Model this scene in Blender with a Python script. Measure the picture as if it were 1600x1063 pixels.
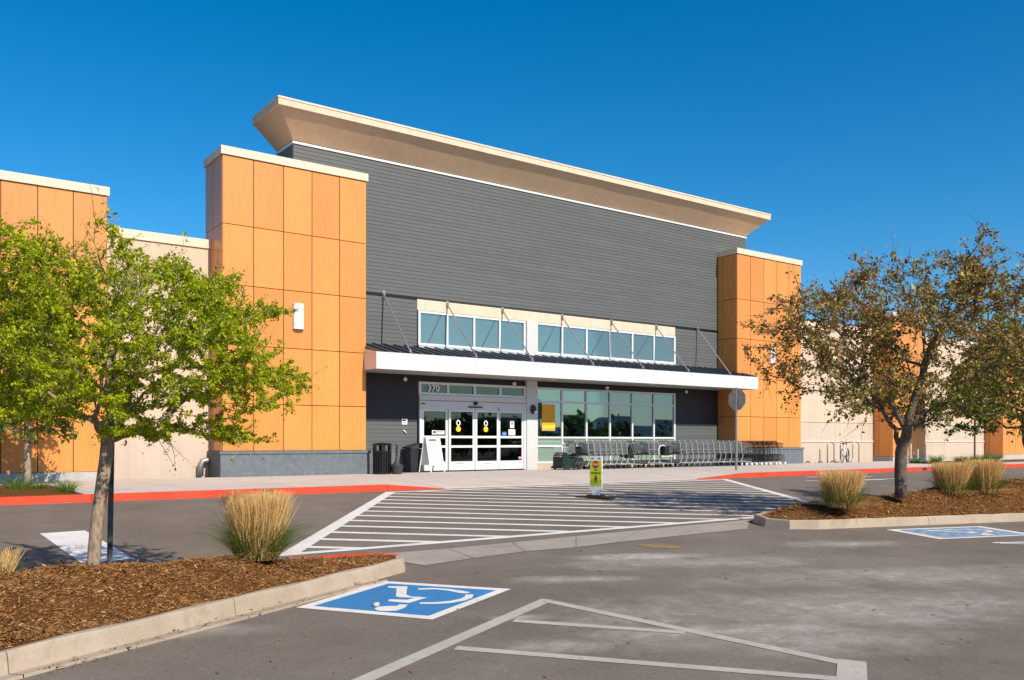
import bpy, bmesh, math, random
import numpy as np
from mathutils import Vector, Matrix, Euler
random.seed(7); rng = np.random.default_rng(11)
for o in list(bpy.data.objects): bpy.data.objects.remove(o)
SC = bpy.context.scene; COL = SC.collection
R = math.radians

# ---------------------------------------------------------------- camera
F = 1360.0; HZ = 690.0; TH = R(36.03); EYE = 1.18
S_, C_ = math.sin(TH), math.cos(TH)
cam = bpy.data.cameras.new('camera'); cam.sensor_width = 36; cam.lens = 36*F/1600
cam.shift_y = (HZ-531.5)/1600; cam.clip_end = 9000; cam.clip_start = .05
co = bpy.data.objects.new('camera', cam); COL.objects.link(co)
co.location = (0, 0, EYE); co.rotation_euler = (R(90), 0, -TH); SC.camera = co

# ---------------------------------------------------------------- sky and sun
SUN_EL, SUN_AZ = 38.0, 176.0          # azimuth clockwise from +Y: the sun stands in front of the shop front
w = bpy.data.worlds.new('World'); SC.world = w; w.use_nodes = True
nt = w.node_tree; nt.nodes.clear()
sky = nt.nodes.new('ShaderNodeTexSky'); sky.sky_type = 'NISHITA'; sky.sun_disc = False
sky.sun_elevation = R(SUN_EL); sky.sun_rotation = R(SUN_AZ)
sky.altitude = 1600; sky.air_density = 1.15; sky.dust_density = 2.2; sky.ozone_density = 5.0
hs = nt.nodes.new('ShaderNodeHueSaturation'); hs.inputs['Saturation'].default_value = 1.36; hs.inputs['Value'].default_value = .91
hs.inputs['Hue'].default_value = .493
bg = nt.nodes.new('ShaderNodeBackground'); bg.inputs['Strength'].default_value = .135
ow = nt.nodes.new('ShaderNodeOutputWorld')
nt.links.new(sky.outputs[0], hs.inputs['Color']); nt.links.new(hs.outputs[0], bg.inputs[0]); nt.links.new(bg.outputs[0], ow.inputs[0])
sl = bpy.data.lights.new('sun', 'SUN'); sl.energy = 4.9; sl.angle = R(.53); sl.color = (1, .89, .755)
so = bpy.data.objects.new('sun', sl); COL.objects.link(so)
az, el = R(SUN_AZ), R(SUN_EL)
sd = Vector((math.sin(az)*math.cos(el), math.cos(az)*math.cos(el), math.sin(el)))
so.rotation_euler = sd.to_track_quat('Z', 'Y').to_euler(); so.location = sd*60
SC.view_settings.view_transform = 'Standard'; SC.view_settings.look = 'None'
SC.view_settings.exposure = 0.22; SC.view_settings.gamma = 1; SC.view_settings.use_curve_mapping = False
SC.render.engine = 'CYCLES'; SC.cycles.max_bounces = 6; SC.cycles.transparent_max_bounces = 12

# ---------------------------------------------------------------- places
YK = 18.5                                # road edge of the sidewalk
SLOPE = .03                              # the lot falls away from the shop
YP, YW = 25.1, 26.2                      # pier fronts, wall front
def gz(y): return SLOPE*(max(y, -40)-YK) if y < YK else 0.0
def PY(u, v, Y):                         # point on a wall plane
    r = (u-800)/F; d = Y/(C_-S_*r)
    return Vector((d*(S_+C_*r), Y, EYE+(HZ-v)/F*d))
def XY_(u, Y):
    r = (u-800)/F; return Y*(S_+C_*r)/(C_-S_*r)
def G(u, v, off=0.0):                    # point on the sloping lot, off metres above it
    r = (u-800)/F; c = C_-S_*r; k = (v-HZ)/F
    d = (EYE+SLOPE*YK-off)/(k+SLOPE*c)
    return Vector((d*(S_+C_*r), d*c, EYE-k*d))
RT = Vector((C_, -S_, 0)); FW = Vector((S_, C_, 0)); UP = Vector((0, 0, 1))

# ---------------------------------------------------------------- mesh helpers
ORG = {}
class MB:
    def __init__(s): s.v = []; s.f = []
    def add(s, vs, fs):
        n = len(s.v); s.v += [tuple(p) for p in vs]; s.f += [tuple(i+n for i in f) for f in fs]; return s
    def box(s, x0, x1, y0, y1, z0, z1, M=None):
        vs = [Vector(p) for p in ((x0,y0,z0),(x1,y0,z0),(x1,y1,z0),(x0,y1,z0),(x0,y0,z1),(x1,y0,z1),(x1,y1,z1),(x0,y1,z1))]
        if M: vs = [M @ p for p in vs]
        return s.add(vs, [(0,3,2,1),(4,5,6,7),(0,1,5,4),(1,2,6,5),(2,3,7,6),(3,0,4,7)])
    def prism(s, poly, z0, z1, M=None):        # poly ccw in xy
        n = len(poly)
        z0f = z0 if callable(z0) else (lambda x, y: z0); z1f = z1 if callable(z1) else (lambda x, y: z1)
        vs = [Vector((p[0], p[1], z0f(p[0], p[1]))) for p in poly]+[Vector((p[0], p[1], z1f(p[0], p[1]))) for p in poly]
        if M: vs = [M @ p for p in vs]
        return s.add(vs, [tuple(range(n))[::-1], tuple(range(n, 2*n))]+[(i, (i+1)%n, n+(i+1)%n, n+i) for i in range(n)])
    def flat(s, pts): return s.add(pts, [tuple(range(len(pts)))])
    def tube(s, pts, r, n=8, closed=False, caps=True):
        pts = [Vector(p) for p in pts]; m = len(pts)
        rs = r if isinstance(r, (list, tuple)) else [r]*m
        rings = []; ref = None
        for i, p in enumerate(pts):
            a = pts[(i-1) % m] if (i > 0 or closed) else p; b = pts[(i+1) % m] if (i < m-1 or closed) else p
            t = (b-a).normalized() if (b-a).length > 1e-9 else Vector((0,0,1))
            if ref is None: ref = Vector((0,0,1)) if abs(t.z) < .9 else Vector((1,0,0))
            x = ref-t*ref.dot(t)
            if x.length < 1e-4: x = t.orthogonal()
            x.normalize(); ref = x; y = t.cross(x)
            rings.append([p+(x*math.cos(2*math.pi*k/n)+y*math.sin(2*math.pi*k/n))*rs[i] for k in range(n)])
        vs = [q for rg in rings for q in rg]; fs = []
        for i in range(m if closed else m-1):
            j = (i+1) % m
            for k in range(n): fs.append((i*n+k, i*n+(k+1)%n, j*n+(k+1)%n, j*n+k))
        if caps and not closed: fs += [tuple(range(n))[::-1], tuple((m-1)*n+k for k in range(n))]
        return s.add(vs, fs)
    def lathe(s, prof, c=(0,0,0), n=20, M=None):   # prof: (r, z) bottom to top
        c = Vector(c); vs = []; fs = []
        for r, z in prof:
            for k in range(n):
                p = Vector((r*math.cos(2*math.pi*k/n), r*math.sin(2*math.pi*k/n), z))
                vs.append((M @ p if M else p)+c)
        for i in range(len(prof)-1):
            for k in range(n): fs.append((i*n+k, i*n+(k+1)%n, (i+1)*n+(k+1)%n, (i+1)*n+k))
        fs += [tuple(range(n))[::-1], tuple((len(prof)-1)*n+k for k in range(n))]
        return s.add(vs, fs)
    def xf(s, M): s.v = [tuple(M @ Vector(p)) for p in s.v]; return s

def tag(o, label=None, cat=None, group=None, kind=None):
    if label: o['label'] = label
    if cat: o['category'] = cat
    if group: o['group'] = group
    if kind: o['kind'] = kind
    return o
def thing(name, loc, label, cat, group=None):
    o = bpy.data.objects.new(name, None); COL.objects.link(o); o.location = loc; o.empty_display_size = .2
    ORG[o.name] = Vector(loc); return tag(o, label, cat, group)
def link(name, me, mat, parent=None, label=None, smooth=False, kind=None):
    if mat is not None: me.materials.append(mat)
    if smooth:
        me.polygons.foreach_set('use_smooth', [True]*len(me.polygons))
    o = bpy.data.objects.new(name, me); COL.objects.link(o)
    if parent is not None: o.parent = parent; ORG[o.name] = ORG[parent.name]
    else: ORG[o.name] = Vector((0,0,0))
    return tag(o, label, kind=kind)
def build(mb, name, mat, parent=None, label=None, smooth=False, kind=None, loc=None):
    off = ORG[parent.name] if parent is not None else (Vector(loc) if loc is not None else Vector((0,0,0)))
    me = bpy.data.meshes.new(name)
    me.from_pydata([(p[0]-off[0], p[1]-off[1], p[2]-off[2]) for p in mb.v], [], mb.f); me.update()
    o = link(name, me, mat, parent, label, smooth, kind)
    if parent is None and loc is not None: o.location = loc; ORG[o.name] = Vector(loc)
    return o
def npmesh(name, V, Fq, mat, parent=None, kind=None, smooth=False, loc=None):   # V (n,3), Fq (m,k)
    off = ORG[parent.name] if parent is not None else (Vector(loc) if loc is not None else Vector((0,0,0)))
    V = np.asarray(V, dtype=np.float32)-np.array(off, dtype=np.float32); Fq = np.asarray(Fq, dtype=np.int32)
    me = bpy.data.meshes.new(name); k = Fq.shape[1]; m = Fq.shape[0]
    me.vertices.add(len(V)); me.vertices.foreach_set('co', V.ravel())
    me.loops.add(m*k); me.loops.foreach_set('vertex_index', Fq.ravel())
    me.polygons.add(m); me.polygons.foreach_set('loop_start', np.arange(0, m*k, k, dtype=np.int32))
    me.update(calc_edges=True); me.validate()
    o = link(name, me, mat, parent, None, smooth, kind)
    if parent is None and loc is not None: o.location = loc; ORG[o.name] = Vector(loc)
    return o
def children(o): return [c for c in bpy.data.objects if c.parent == o]
def copy_tree(o, kids, parent=None):      # kids: dict object -> list of its children
    c = o.copy(); COL.objects.link(c); ORG[c.name] = ORG[o.name]
    if parent is not None: c.parent = parent
    for ch in kids.get(o.name, []): copy_tree(ch, kids, c)
    return c
def kidmap(o, d=None):
    d = {} if d is None else d
    d[o.name] = children(o)
    for c in d[o.name]: kidmap(c, d)
    return d
_txt = {}
def text_mb(s, size, bold=0.0):            # flat letters in the xz plane, centred, facing -y
    key = (s, size, bold)
    if key not in _txt:
        cu = bpy.data.curves.new('t', 'FONT'); cu.body = s; cu.size = size; cu.align_x = 'CENTER'; cu.align_y = 'CENTER'
        cu.extrude = .004; cu.offset = bold; cu.resolution_u = 3
        ob = bpy.data.objects.new('t', cu); COL.objects.link(ob); bpy.context.view_layer.update()
        me = bpy.data.meshes.new_from_object(ob.evaluated_get(bpy.context.evaluated_depsgraph_get()))
        _txt[key] = ([tuple(v.co) for v in me.vertices], [tuple(p.vertices) for p in me.polygons])
        bpy.data.objects.remove(ob); bpy.data.curves.remove(cu); bpy.data.meshes.remove(me)
    vs, fs = _txt[key]
    m = MB(); m.add([(x, -z, y) for x, y, z in vs], fs); return m

# ---------------------------------------------------------------- materials
def lin(c): return tuple(((x/255)/12.92 if x/255 <= .04045 else ((x/255+.055)/1.055)**2.4) for x in c)
class N:
    def __init__(s, name):
        s.m = bpy.data.materials.new(name); s.m.use_nodes = True; s.t = s.m.node_tree
        s.b = s.t.nodes['Principled BSDF']; s.out = s.t.nodes['Material Output']
    def n(s, typ, **kw):
        x = s.t.nodes.new('ShaderNode'+typ)
        for k, v in kw.items():
            if k.startswith('i_'):
                key = k[2:]; x.inputs[int(key) if key.isdigit() else key.replace('_', ' ')].default_value = v
            else: setattr(x, k, v)
        return x
    def l(s, a, b): s.t.links.new(a, b)
    def coord(s, sc=(1,1,1), kind='Object'):
        g = s.n('NewGeometry') if kind == 'World' else s.n('TexCoord')
        mp = s.n('Mapping'); mp.inputs['Scale'].default_value = sc
        s.l(g.outputs['Position' if kind == 'World' else kind], mp.inputs[0]); return mp.outputs[0]
    def noise(s, vec, scale, detail=4, rough=.55):
        x = s.n('TexNoise'); x.inputs['Scale'].default_value = scale; x.inputs['Detail'].default_value = detail; x.inputs['Roughness'].default_value = rough
        s.l(vec, x.inputs['Vector']); return x.outputs[0]
    def ramp(s, fac, stops):
        x = s.n('ValToRGB'); e = x.color_ramp.elements
        while len(e) < len(stops): e.new(.5)
        for el_, (p, c) in zip(e, stops): el_.position = p; el_.color = (*c, 1) if len(c) == 3 else c
        s.l(fac, x.inputs[0]); return x.outputs[0]
    def mix(s, fac, a, b, mode='MIX'):
        x = s.n('Mix', data_type='RGBA', blend_type=mode)
        for sock, val in ((0, fac), (6, a), (7, b)):
            if hasattr(val, 'is_linked') or isinstance(val, bpy.types.NodeSocket): s.l(val, x.inputs[sock])
            else: x.inputs[sock].default_value = val if sock == 0 else (*val, 1)
        return x.outputs[2]
    def math(s, op, a, b=None):
        x = s.n('Math', operation=op)
        for i, v in enumerate((a, b)):
            if v is None: continue
            if isinstance(v, bpy.types.NodeSocket): s.l(v, x.inputs[i])
            else: x.inputs[i].default_value = v
        return x.outputs[0]
    def bump(s, h, strength=.3, dist=.01):
        x = s.n('Bump'); x.inputs['Strength'].default_value = strength; x.inputs['Distance'].default_value = dist
        s.l(h, x.inputs['Height']); s.l(x.outputs[0], s.b.inputs['Normal'])
    def col(s, c):
        if isinstance(c, bpy.types.NodeSocket): s.l(c, s.b.inputs['Base Color'])
        else: s.b.inputs['Base Color'].default_value = (*c, 1)
    def set(s, rough=.6, metal=0, spec=.4):
        s.b.inputs['Roughness'].default_value = rough; s.b.inputs['Metallic'].default_value = metal; s.b.inputs['Specular IOR Level'].default_value = spec
M = {}
def simple(key, c, rough=.6, metal=0, spec=.4, var=.12, scale=6, bump=0, bscale=60, bdist=.004):
    x = N(key); v = x.coord()
    n = x.noise(v, scale, 5)
    a = tuple(k*(1-var) for k in c); b = tuple(min(1, k*(1+var)) for k in c)
    x.col(x.ramp(n, [(.3, a), (.7, b)])); x.set(rough, metal, spec)
    if bump: x.bump(x.noise(v, bscale, 4), bump, bdist)
    M[key] = x.m; return x
simple('coping', (.76,.58,.42), .5)
simple('pilaster', (.58,.57,.56), .55, var=.04, bump=.15, bscale=120)
simple('frame_white', (.70,.70,.69), .35, var=.03)
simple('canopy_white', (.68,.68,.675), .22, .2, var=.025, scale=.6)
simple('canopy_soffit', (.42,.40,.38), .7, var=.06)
simple('roof_black', (.028,.03,.034), .35, spec=.5)
simple('seam_metal', (.11,.115,.125), .3, spec=.5)
simple('steel', (.62,.62,.62), .35, .9, var=.05)
simple('galv', (.36,.36,.35), .45, .7, var=.15)
simple('dark_joint', (.05,.02,.008), .8)
simple('dark_core', (.03,.031,.033), .8)
simple('black_metal', (.008,.008,.009), .4, spec=.4)
simple('bin_plastic', (.02,.021,.03), .5)
simple('urn', (.05,.043,.038), .5)
simple('sill', (.42,.45,.47), .4, var=.04)
simple('lamp_glass', (.82,.82,.80), .3, var=.02)
simple('sign_white', (.80,.80,.79), .5, var=.03)
simple('ink', (.03,.03,.03), .6)
simple('sticker_yellow', (.75,.58,.02), .5, var=.04)
simple('sticker_blue', (.03,.12,.5), .5)
simple('sticker_red', (.6,.05,.05), .5)
simple('poster_orange', (.85,.36,.012), .5, var=.05)
simple('poster_light', (.9,.55,.05), .5, var=.05)
simple('lime', (.5,.56,.004), .5, var=.05)
simple('stop_red', (.5,.03,.012), .5)
simple('rubber', (.03,.025,.022), .8, bump=.4)
simple('panel_white', (.72,.73,.76), .4, var=.03)
simple('cart_grey', (.45,.45,.45), .4, .2, var=.06)
simple('cart_dark', (.06,.06,.06), .4, .3)
simple('cart_black', (.012,.012,.012), .4)
simple('cart_mid', (.27,.27,.27), .4, .2)
simple('cart_flap', (.62,.62,.61), .5, var=.08, scale=30)
simple('cart_green', (.006,.022,.014), .45)
simple('bike_white', (.75,.75,.72), .35)
simple('tyre', (.015,.015,.015), .7)
simple('interior', (.07,.07,.07), .8)
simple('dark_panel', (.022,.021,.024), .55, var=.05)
simple('bulkhead', (.42,.46,.44), .8)
simple('interior_floor', (.22,.21,.2), .4)
simple('register', (.3,.3,.28), .6)
simple('asphalt_mark', (.02,.02,.02), .9)
simple('pole_black', (.06,.066,.072), .5, .3, var=.88, scale=9)
simple('hole_light', (.7,.7,.68), .6)
simple('base_grey', (.40,.39,.37), .8, bump=.4, bscale=30)

x = N('orange_panel'); v = x.coord((5, 5, .25)); n = x.noise(v, 9, 6, .7); v2 = x.coord((1, 1, .3)); n2 = x.noise(v2, 1.2, 3)
c = x.ramp(n, [(.25, (.64,.235,.050)), (.5, (.73,.281,.064)), (.75, (.79,.323,.082))])
oi = x.n('ObjectInfo'); rr = x.ramp(oi.outputs['Random'], [(0, (.86,.86,.87)), (1, (1.05,1.03,1.0))])
c = x.mix(1.0, c, rr, 'MULTIPLY'); c2 = x.ramp(n2, [(.3, (.94,.93,.92)), (.7, (1.02,1.02,1.02))])
x.col(x.mix(1.0, c, c2, 'MULTIPLY')); x.set(.36, 0, .45); M['orange'] = x.m

x = N('siding'); v = x.coord((.7, 6, 9)); n = x.noise(v, 6, 6, .65)
c = x.ramp(n, [(.3, (.088,.096,.095)), (.7, (.114,.123,.121))])
oi = x.n('ObjectInfo'); rr = x.ramp(oi.outputs['Random'], [(0, (.93,.93,.93)), (1, (1.05,1.05,1.05))])
x.col(x.mix(1.0, c, rr, 'MULTIPLY')); x.set(.62, 0, .3); x.bump(x.noise(x.coord((2, 10, 40)), 8, 4), .15, .003); M['siding'] = x.m
def stucco(key, c, c2, bs=.35):
    x = N(key); v = x.coord(); n = x.noise(v, .8, 6, .65); n2 = x.noise(v, 160, 3)
    st = x.noise(x.coord((3, 3, .25)), 1.4, 5, .7)
    cc = x.ramp(n, [(.3, c), (.7, c2)])
    cc = x.mix(1.0, cc, x.ramp(st, [(.35, (.9,.89,.87)), (.6, (1, 1, 1))]), 'MULTIPLY')
    x.col(cc); x.set(.9, 0, .2); x.bump(x.math('ADD', n2, x.math('MULTIPLY', x.noise(v, 14, 4), 1.2)), bs, .006); M[key] = x.m
stucco('stucco_tan', (.60,.455,.335), (.66,.51,.385))
stucco('stucco_low', (.52,.43,.345), (.58,.485,.40))
stucco('stucco_beige', (.72,.55,.405), (.76,.59,.44))
stucco('soffit_tan', (.64,.45,.295), (.67,.475,.315), .06)
x = N('base_block'); v = x.coord(); n = x.noise(v, 5, 6, .7)
x.col(x.ramp(n, [(.3, (.108,.13,.146)), (.7, (.162,.188,.204))])); x.set(.85, 0, .25)
x.bump(x.noise(x.coord((1, 1, 2.2)), 7, 6, .6), .7, .03); M['base_block'] = x.m

def concrete(key, ca, cb, stain=(.16,.13,.10), sc=1.0):
    x = N(key); v = x.coord(kind='World'); n = x.noise(v, 1.3*sc, 6, .65); n2 = x.noise(v, 55, 4, .7); n3 = x.noise(v, 5*sc, 6, .7)
    c = x.ramp(n, [(.3, ca), (.7, cb)])
    c = x.mix(1.0, c, x.ramp(n2, [(.3, (.86,.86,.86)), (.7, (1.06,1.06,1.06))]), 'MULTIPLY')
    c = x.mix(x.ramp(n3, [(.52, (0,0,0)), (.78, (.55,.55,.55))]), c, stain)
    x.col(c); x.set(.9, 0, .2); x.bump(n2, .25, .004); M[key] = x.m
concrete('concrete_walk', (.50,.445,.39), (.58,.52,.46), (.30,.26,.22), .5)
concrete('concrete_kerb', (.36,.29,.215), (.47,.385,.295), (.22,.16,.11))
concrete('concrete_pan', (.30,.26,.22), (.385,.335,.285), (.18,.15,.12))
x = N('red_kerb'); v = x.coord(kind='World'); n = x.noise(v, 1.5, 6, .7); n2 = x.noise(v, 30, 5, .7)
c = x.ramp(n, [(.3, (.52,.040,.012)), (.7, (.66,.070,.024))])
x.col(x.mix(x.ramp(n2, [(.60, (0,0,0)), (.70, (.55,.55,.55))]), c, (.36,.2,.15))); x.set(.6, 0, .3); x.bump(n2, .2, .003); M['red_kerb'] = x.m

def asphalt():
    x = N('asphalt'); v = x.coord(kind='World')
    big = x.noise(v, .22, 5, .6); mid = x.noise(v, 1.1, 6, .65); fine = x.noise(v, 90, 3, .8); vf = x.noise(v, 260, 2, .8)
    base = x.ramp(big, [(.3, (.158,.129,.104)), (.7, (.200,.168,.138))])
    c = x.mix(1.0, base, x.ramp(mid, [(.3, (.84,.84,.84)), (.7, (1.12,1.12,1.12))]), 'MULTIPLY')
    c = x.mix(1.0, c, x.ramp(fine, [(.25, (.5,.5,.5)), (.5, (1,1,1)), (.75, (1.55,1.53,1.5))]), 'MULTIPLY')
    c = x.mix(1.0, c, x.ramp(x.noise(v, 21, 5, .75), [(.3, (.86,.86,.86)), (.7, (1.13,1.13,1.12))]), 'MULTIPLY')
    c = x.mix(x.ramp(x.noise(v, 2.6, 3, .5), [(.70, (0,0,0)), (.76, (.45,.45,.45))]), c, (.07,.06,.052))
    vo = x.n('TexVoronoi', feature='F1'); vo.inputs['Scale'].default_value = 26; x.l(v, vo.inputs['Vector'])
    c = x.mix(x.ramp(vo.outputs['Distance'], [(.05, (.55,.55,.55)), (.10, (0,0,0))]), c, (.30,.28,.25))
    # pale dust left in drifts, each with its own place and outline
    dust_sheen = None; wn = x.noise(v, .9, 6, .7); wv = x.noise(v, 6, 5, .75)
    for (u_, v_, ax, ay, k) in DUST:
        p = G(u_, v_); mp = x.n('Mapping', vector_type='TEXTURE'); mp.inputs['Location'].default_value = (p.x, p.y, p.z)
        mp.inputs['Rotation'].default_value = (0, 0, R(-25)); mp.inputs['Scale'].default_value = (ax, ay, 5)
        g = x.n('NewGeometry'); x.l(g.outputs['Position'], mp.inputs[0])
        ln = x.n('VectorMath', operation='LENGTH'); x.l(mp.outputs[0], ln.inputs[0])
        q = x.math('ADD', ln.outputs['Value'], x.math('MULTIPLY', x.math('SUBTRACT', wn, .5), 2.6))
        mr = x.n('MapRange', clamp=True); x.l(q, mr.inputs[0]); mr.inputs[1].default_value = 1.1; mr.inputs[2].default_value = .1
        mr.inputs[3].default_value = 0; mr.inputs[4].default_value = k
        dust_sheen = mr.outputs[0] if dust_sheen is None else x.math('MAXIMUM', dust_sheen, mr.outputs[0])
    st_ = x.noise(x.coord((1.6, 3.2, 1), 'World'), 1.6, 8, .8)
    dust_sheen = x.math('MULTIPLY', dust_sheen, x.math('MULTIPLY', x.math('ADD', x.math('MULTIPLY', wv, 2.6), -.45), x.math('ADD', x.math('MULTIPLY', st_, 2.4), -.3)))
    dust_sheen = x.math('MULTIPLY', dust_sheen, x.math('ADD', x.math('MULTIPLY', x.noise(v, 60, 4, .85), 2.4), -.2))
    dust_sheen = x.math('MINIMUM', x.math('MAXIMUM', dust_sheen, 0.0), .9)
    x.col(x.mix(dust_sheen, c, (.58,.53,.47)))
    x.set(.88, 0, .25); x.bump(x.math('ADD', fine, vf), .5, .006); M['asphalt'] = x.m
DUST = [(900,905,.8,.25,.6), (1000,870,1.0,.35,.75), (1080,880,1.8,.5,.5), (1150,985,1.4,.35,.6), (1300,950,3.2,.9,.45), (1420,900,3,.8,.4), (1330,850,1.4,.4,.5), (860,1010,.5,.25,.6), (330,985,.7,.25,.3), (1260,1000,1.5,.5,.4), (820,965,.4,.15,.6)]
asphalt()
def paint(key, c, wear, lo=.56, hi=.7):
    x = N(key); v = x.coord(kind='World'); n = x.noise(v, 9, 7, .75); n2 = x.noise(v, 120, 3, .7)
    m_ = x.math('ADD', x.math('MULTIPLY', n, .65), x.math('MULTIPLY', n2, .35))
    cc = x.mix(1.0, c, x.ramp(x.noise(v, 2, 5), [(.3, (.88,.88,.88)), (.7, (1.05,1.05,1.05))]), 'MULTIPLY')
    x.col(x.mix(x.ramp(m_, [(lo, (0,0,0)), (hi, (1,1,1))]), cc, wear)); x.set(.75, 0, .25); x.bump(n2, .3, .003); M[key] = x.m
paint('paint_white', (.72,.69,.65), (.2,.175,.15), .56, .68)
paint('paint_old', (.44,.40,.35), (.17,.145,.12), .55, .66)
paint('paint_blue', (.035,.20,.44), (.13,.21,.31), .53, .70)
paint('paint_blue_worn', (.09,.24,.44), (.42,.41,.41), .49, .54)
paint('paint_yellow', (.34,.21,.07), (.17,.14,.10), .42, .62)

def island_col(key, stops, rough=.7, trans=0, spec=.3, tr_col=None):
    x = N(key); g = x.n('NewGeometry'); c = x.ramp(g.outputs['Random Per Island'], stops); x.col(c); x.set(rough, 0, spec)
    if trans:
        t = x.n('BsdfTranslucent'); x.l(x.mix(1.0, c, tr_col or (1.3,1.4,.6), 'MULTIPLY'), t.inputs[0])
        mx = x.n('MixShader'); mx.inputs[0].default_value = trans; x.l(x.b.outputs[0], mx.inputs[1]); x.l(t.outputs[0], mx.inputs[2]); x.l(mx.outputs[0], x.out.inputs[0])
    M[key] = x.m
island_col('leaf_lime', [(0,(.15,.20,.005)), (.35,(.33,.39,.008)), (.75,(.47,.50,.014)), (1,(.60,.57,.03))], .5, .4)
island_col('leaf_bronze', [(0,(.11,.07,.03)), (.3,(.31,.15,.07)), (.55,(.36,.21,.085)), (.75,(.32,.30,.05)), (1,(.44,.38,.08))], .5, .22)
island_col('leaf_green', [(0,(.07,.095,.012)), (.4,(.13,.175,.02)), (.8,(.20,.25,.03)), (1,(.28,.30,.05))], .5, .28)
island_col('leaf_far', [(0,(.04,.06,.015)), (1,(.09,.12,.03))], .6, .2)
island_col('straw', [(0,(.46,.285,.095)), (.5,(.70,.46,.18)), (1,(.86,.64,.31))], .7, .15, tr_col=(1.1,1,.8))
island_col('blade_green', [(0,(.04,.085,.012)), (.6,(.10,.17,.022)), (1,(.19,.22,.045))], .55, .25)
island_col('blade_bright', [(0,(.06,.13,.012)), (.6,(.12,.22,.025)), (1,(.2,.28,.05))], .55, .3)
island_col('chips', [(0,(.12,.048,.014)), (.35,(.21,.092,.026)), (.8,(.29,.14,.043)), (.97,(.37,.20,.075)), (1,(.60,.42,.23))], .85)
x = N('mulch'); v = x.coord(kind='World'); n = x.noise(v, 55, 6, .75); n2 = x.noise(v, 2, 4)
c = x.ramp(n, [(.3, (.07,.027,.008)), (.55, (.19,.083,.024)), (.75, (.31,.15,.048))])
x.col(x.mix(1.0, c, x.ramp(n2, [(.3, (.85,.85,.85)), (.7, (1.1,1.1,1.1))]), 'MULTIPLY')); x.set(.95, 0, .1); x.bump(n, 1.0, .03); M['mulch'] = x.m
def bark(key, a, b, d):
    x = N(key); v = x.coord((1, 1, .3)); n = x.noise(v, 38, 6, .7); n2 = x.noise(x.coord(), 7, 4)
    c = x.ramp(n, [(.3, a), (.6, b), (.8, d)]); x.col(x.mix(1.0, c, x.ramp(n2, [(.3, (.8,.8,.8)), (.7, (1.1,1.1,1.1))]), 'MULTIPLY'))
    x.set(.9, 0, .15); x.bump(n, .9, .02); M[key] = x.m
bark('bark_pale', (.17,.12,.08), (.44,.335,.235), (.58,.47,.35))
bark('bark_dark', (.05,.038,.030), (.17,.135,.105), (.31,.26,.21))
def glass(key, tint, base, boost=1.0, dust_sheen=.0, dcol=(.4,.5,.46)):
    x = N(key); x.t.nodes.remove(x.b)
    tr = x.n('BsdfTransparent'); tr.inputs[0].default_value = (*tint, 1)
    gl = x.n('BsdfGlossy'); gl.inputs['Roughness'].default_value = .015; gl.inputs[0].default_value = (.80,.95,.92,1)
    fr = x.n('Fresnel'); fr.inputs[0].default_value = 1.5
    fac = x.math('MINIMUM', x.math('ADD', x.math('MULTIPLY', fr.outputs[0], boost), base), 1.0)
    df = x.n('BsdfDiffuse'); df.inputs[0].default_value = (*dcol, 1); m0 = x.n('MixShader'); m0.inputs[0].default_value = dust_sheen  # diffuse share stands in for pale reflections on the glass
    x.l(tr.outputs[0], m0.inputs[1]); x.l(df.outputs[0], m0.inputs[2])
    mx = x.n('MixShader'); x.l(fac, mx.inputs[0]); x.l(m0.outputs[0], mx.inputs[1]); x.l(gl.outputs[0], mx.inputs[2])
    x.l(mx.outputs[0], x.out.inputs[0]); M[key] = x.m
glass('glass_tint', (.5,.66,.62), .21)
glass('glass_upper', (.5,.66,.62), .13, dust_sheen=.30, dcol=(.28,.41,.42))  # teal diffuse share paints in reflected sky and a lighter interior
glass('glass_door', (.5,.56,.54), .03)
glass('glass_spandrel', (.3,.45,.4), .10, dust_sheen=.8, dcol=(.30,.42,.34))
x = N('hills'); x.col(x.ramp(x.noise(x.coord(), .01, 5), [(.3, (.07,.11,.17)), (.7, (.09,.135,.2))])); x.set(.95, 0, 0); M['hills'] = x.m  # blue distance haze put into the hill colour

# ================================================================ GROUND
def sheet(xs, ys, zf, name, mat, kind='structure'):
    V = [(a, b, zf(a, b)) for b in ys for a in xs]; n = len(xs)
    Q = [(j*n+i, j*n+i+1, (j+1)*n+i+1, (j+1)*n+i) for j in range(len(ys)-1) for i in range(n-1)]
    return npmesh(name, V, Q, M[mat], kind=kind)
asphalt_o = sheet([-3000,-300,-60,-20,0,20,40,60,100,300,3000], [-4000,-400,-80,-40,-10,0,5,10,14,YK,60,400,3000], lambda x, y: gz(y), 'asphalt_lot', 'asphalt')

def clip(poly, a, n):                      # keep points p with (p-a).n >= 0
    out = []
    for i in range(len(poly)):
        p, q = poly[i], poly[(i+1) % len(poly)]
        dp = (p[0]-a[0])*n[0]+(p[1]-a[1])*n[1]; dq = (q[0]-a[0])*n[0]+(q[1]-a[1])*n[1]
        if dp >= 0: out.append(p)
        if dp*dq < 0:
            t = dp/(dp-dq); out.append((p[0]+(q[0]-p[0])*t, p[1]+(q[1]-p[1])*t))
    return out
def decal(poly, name, mat, parent=None, h=.004, label=None):
    return build(MB().flat([(p[0], p[1], gz(p[1])+h) for p in poly]), name, M[mat], parent, label)
def strip(p, q, w):
    p, q = Vector(p[:2]), Vector(q[:2]); d = (q-p).normalized(); n = Vector((-d.y, d.x))*w/2
    return [tuple(p-n), tuple(q-n), tuple(q+n), tuple(p+n)]

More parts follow.
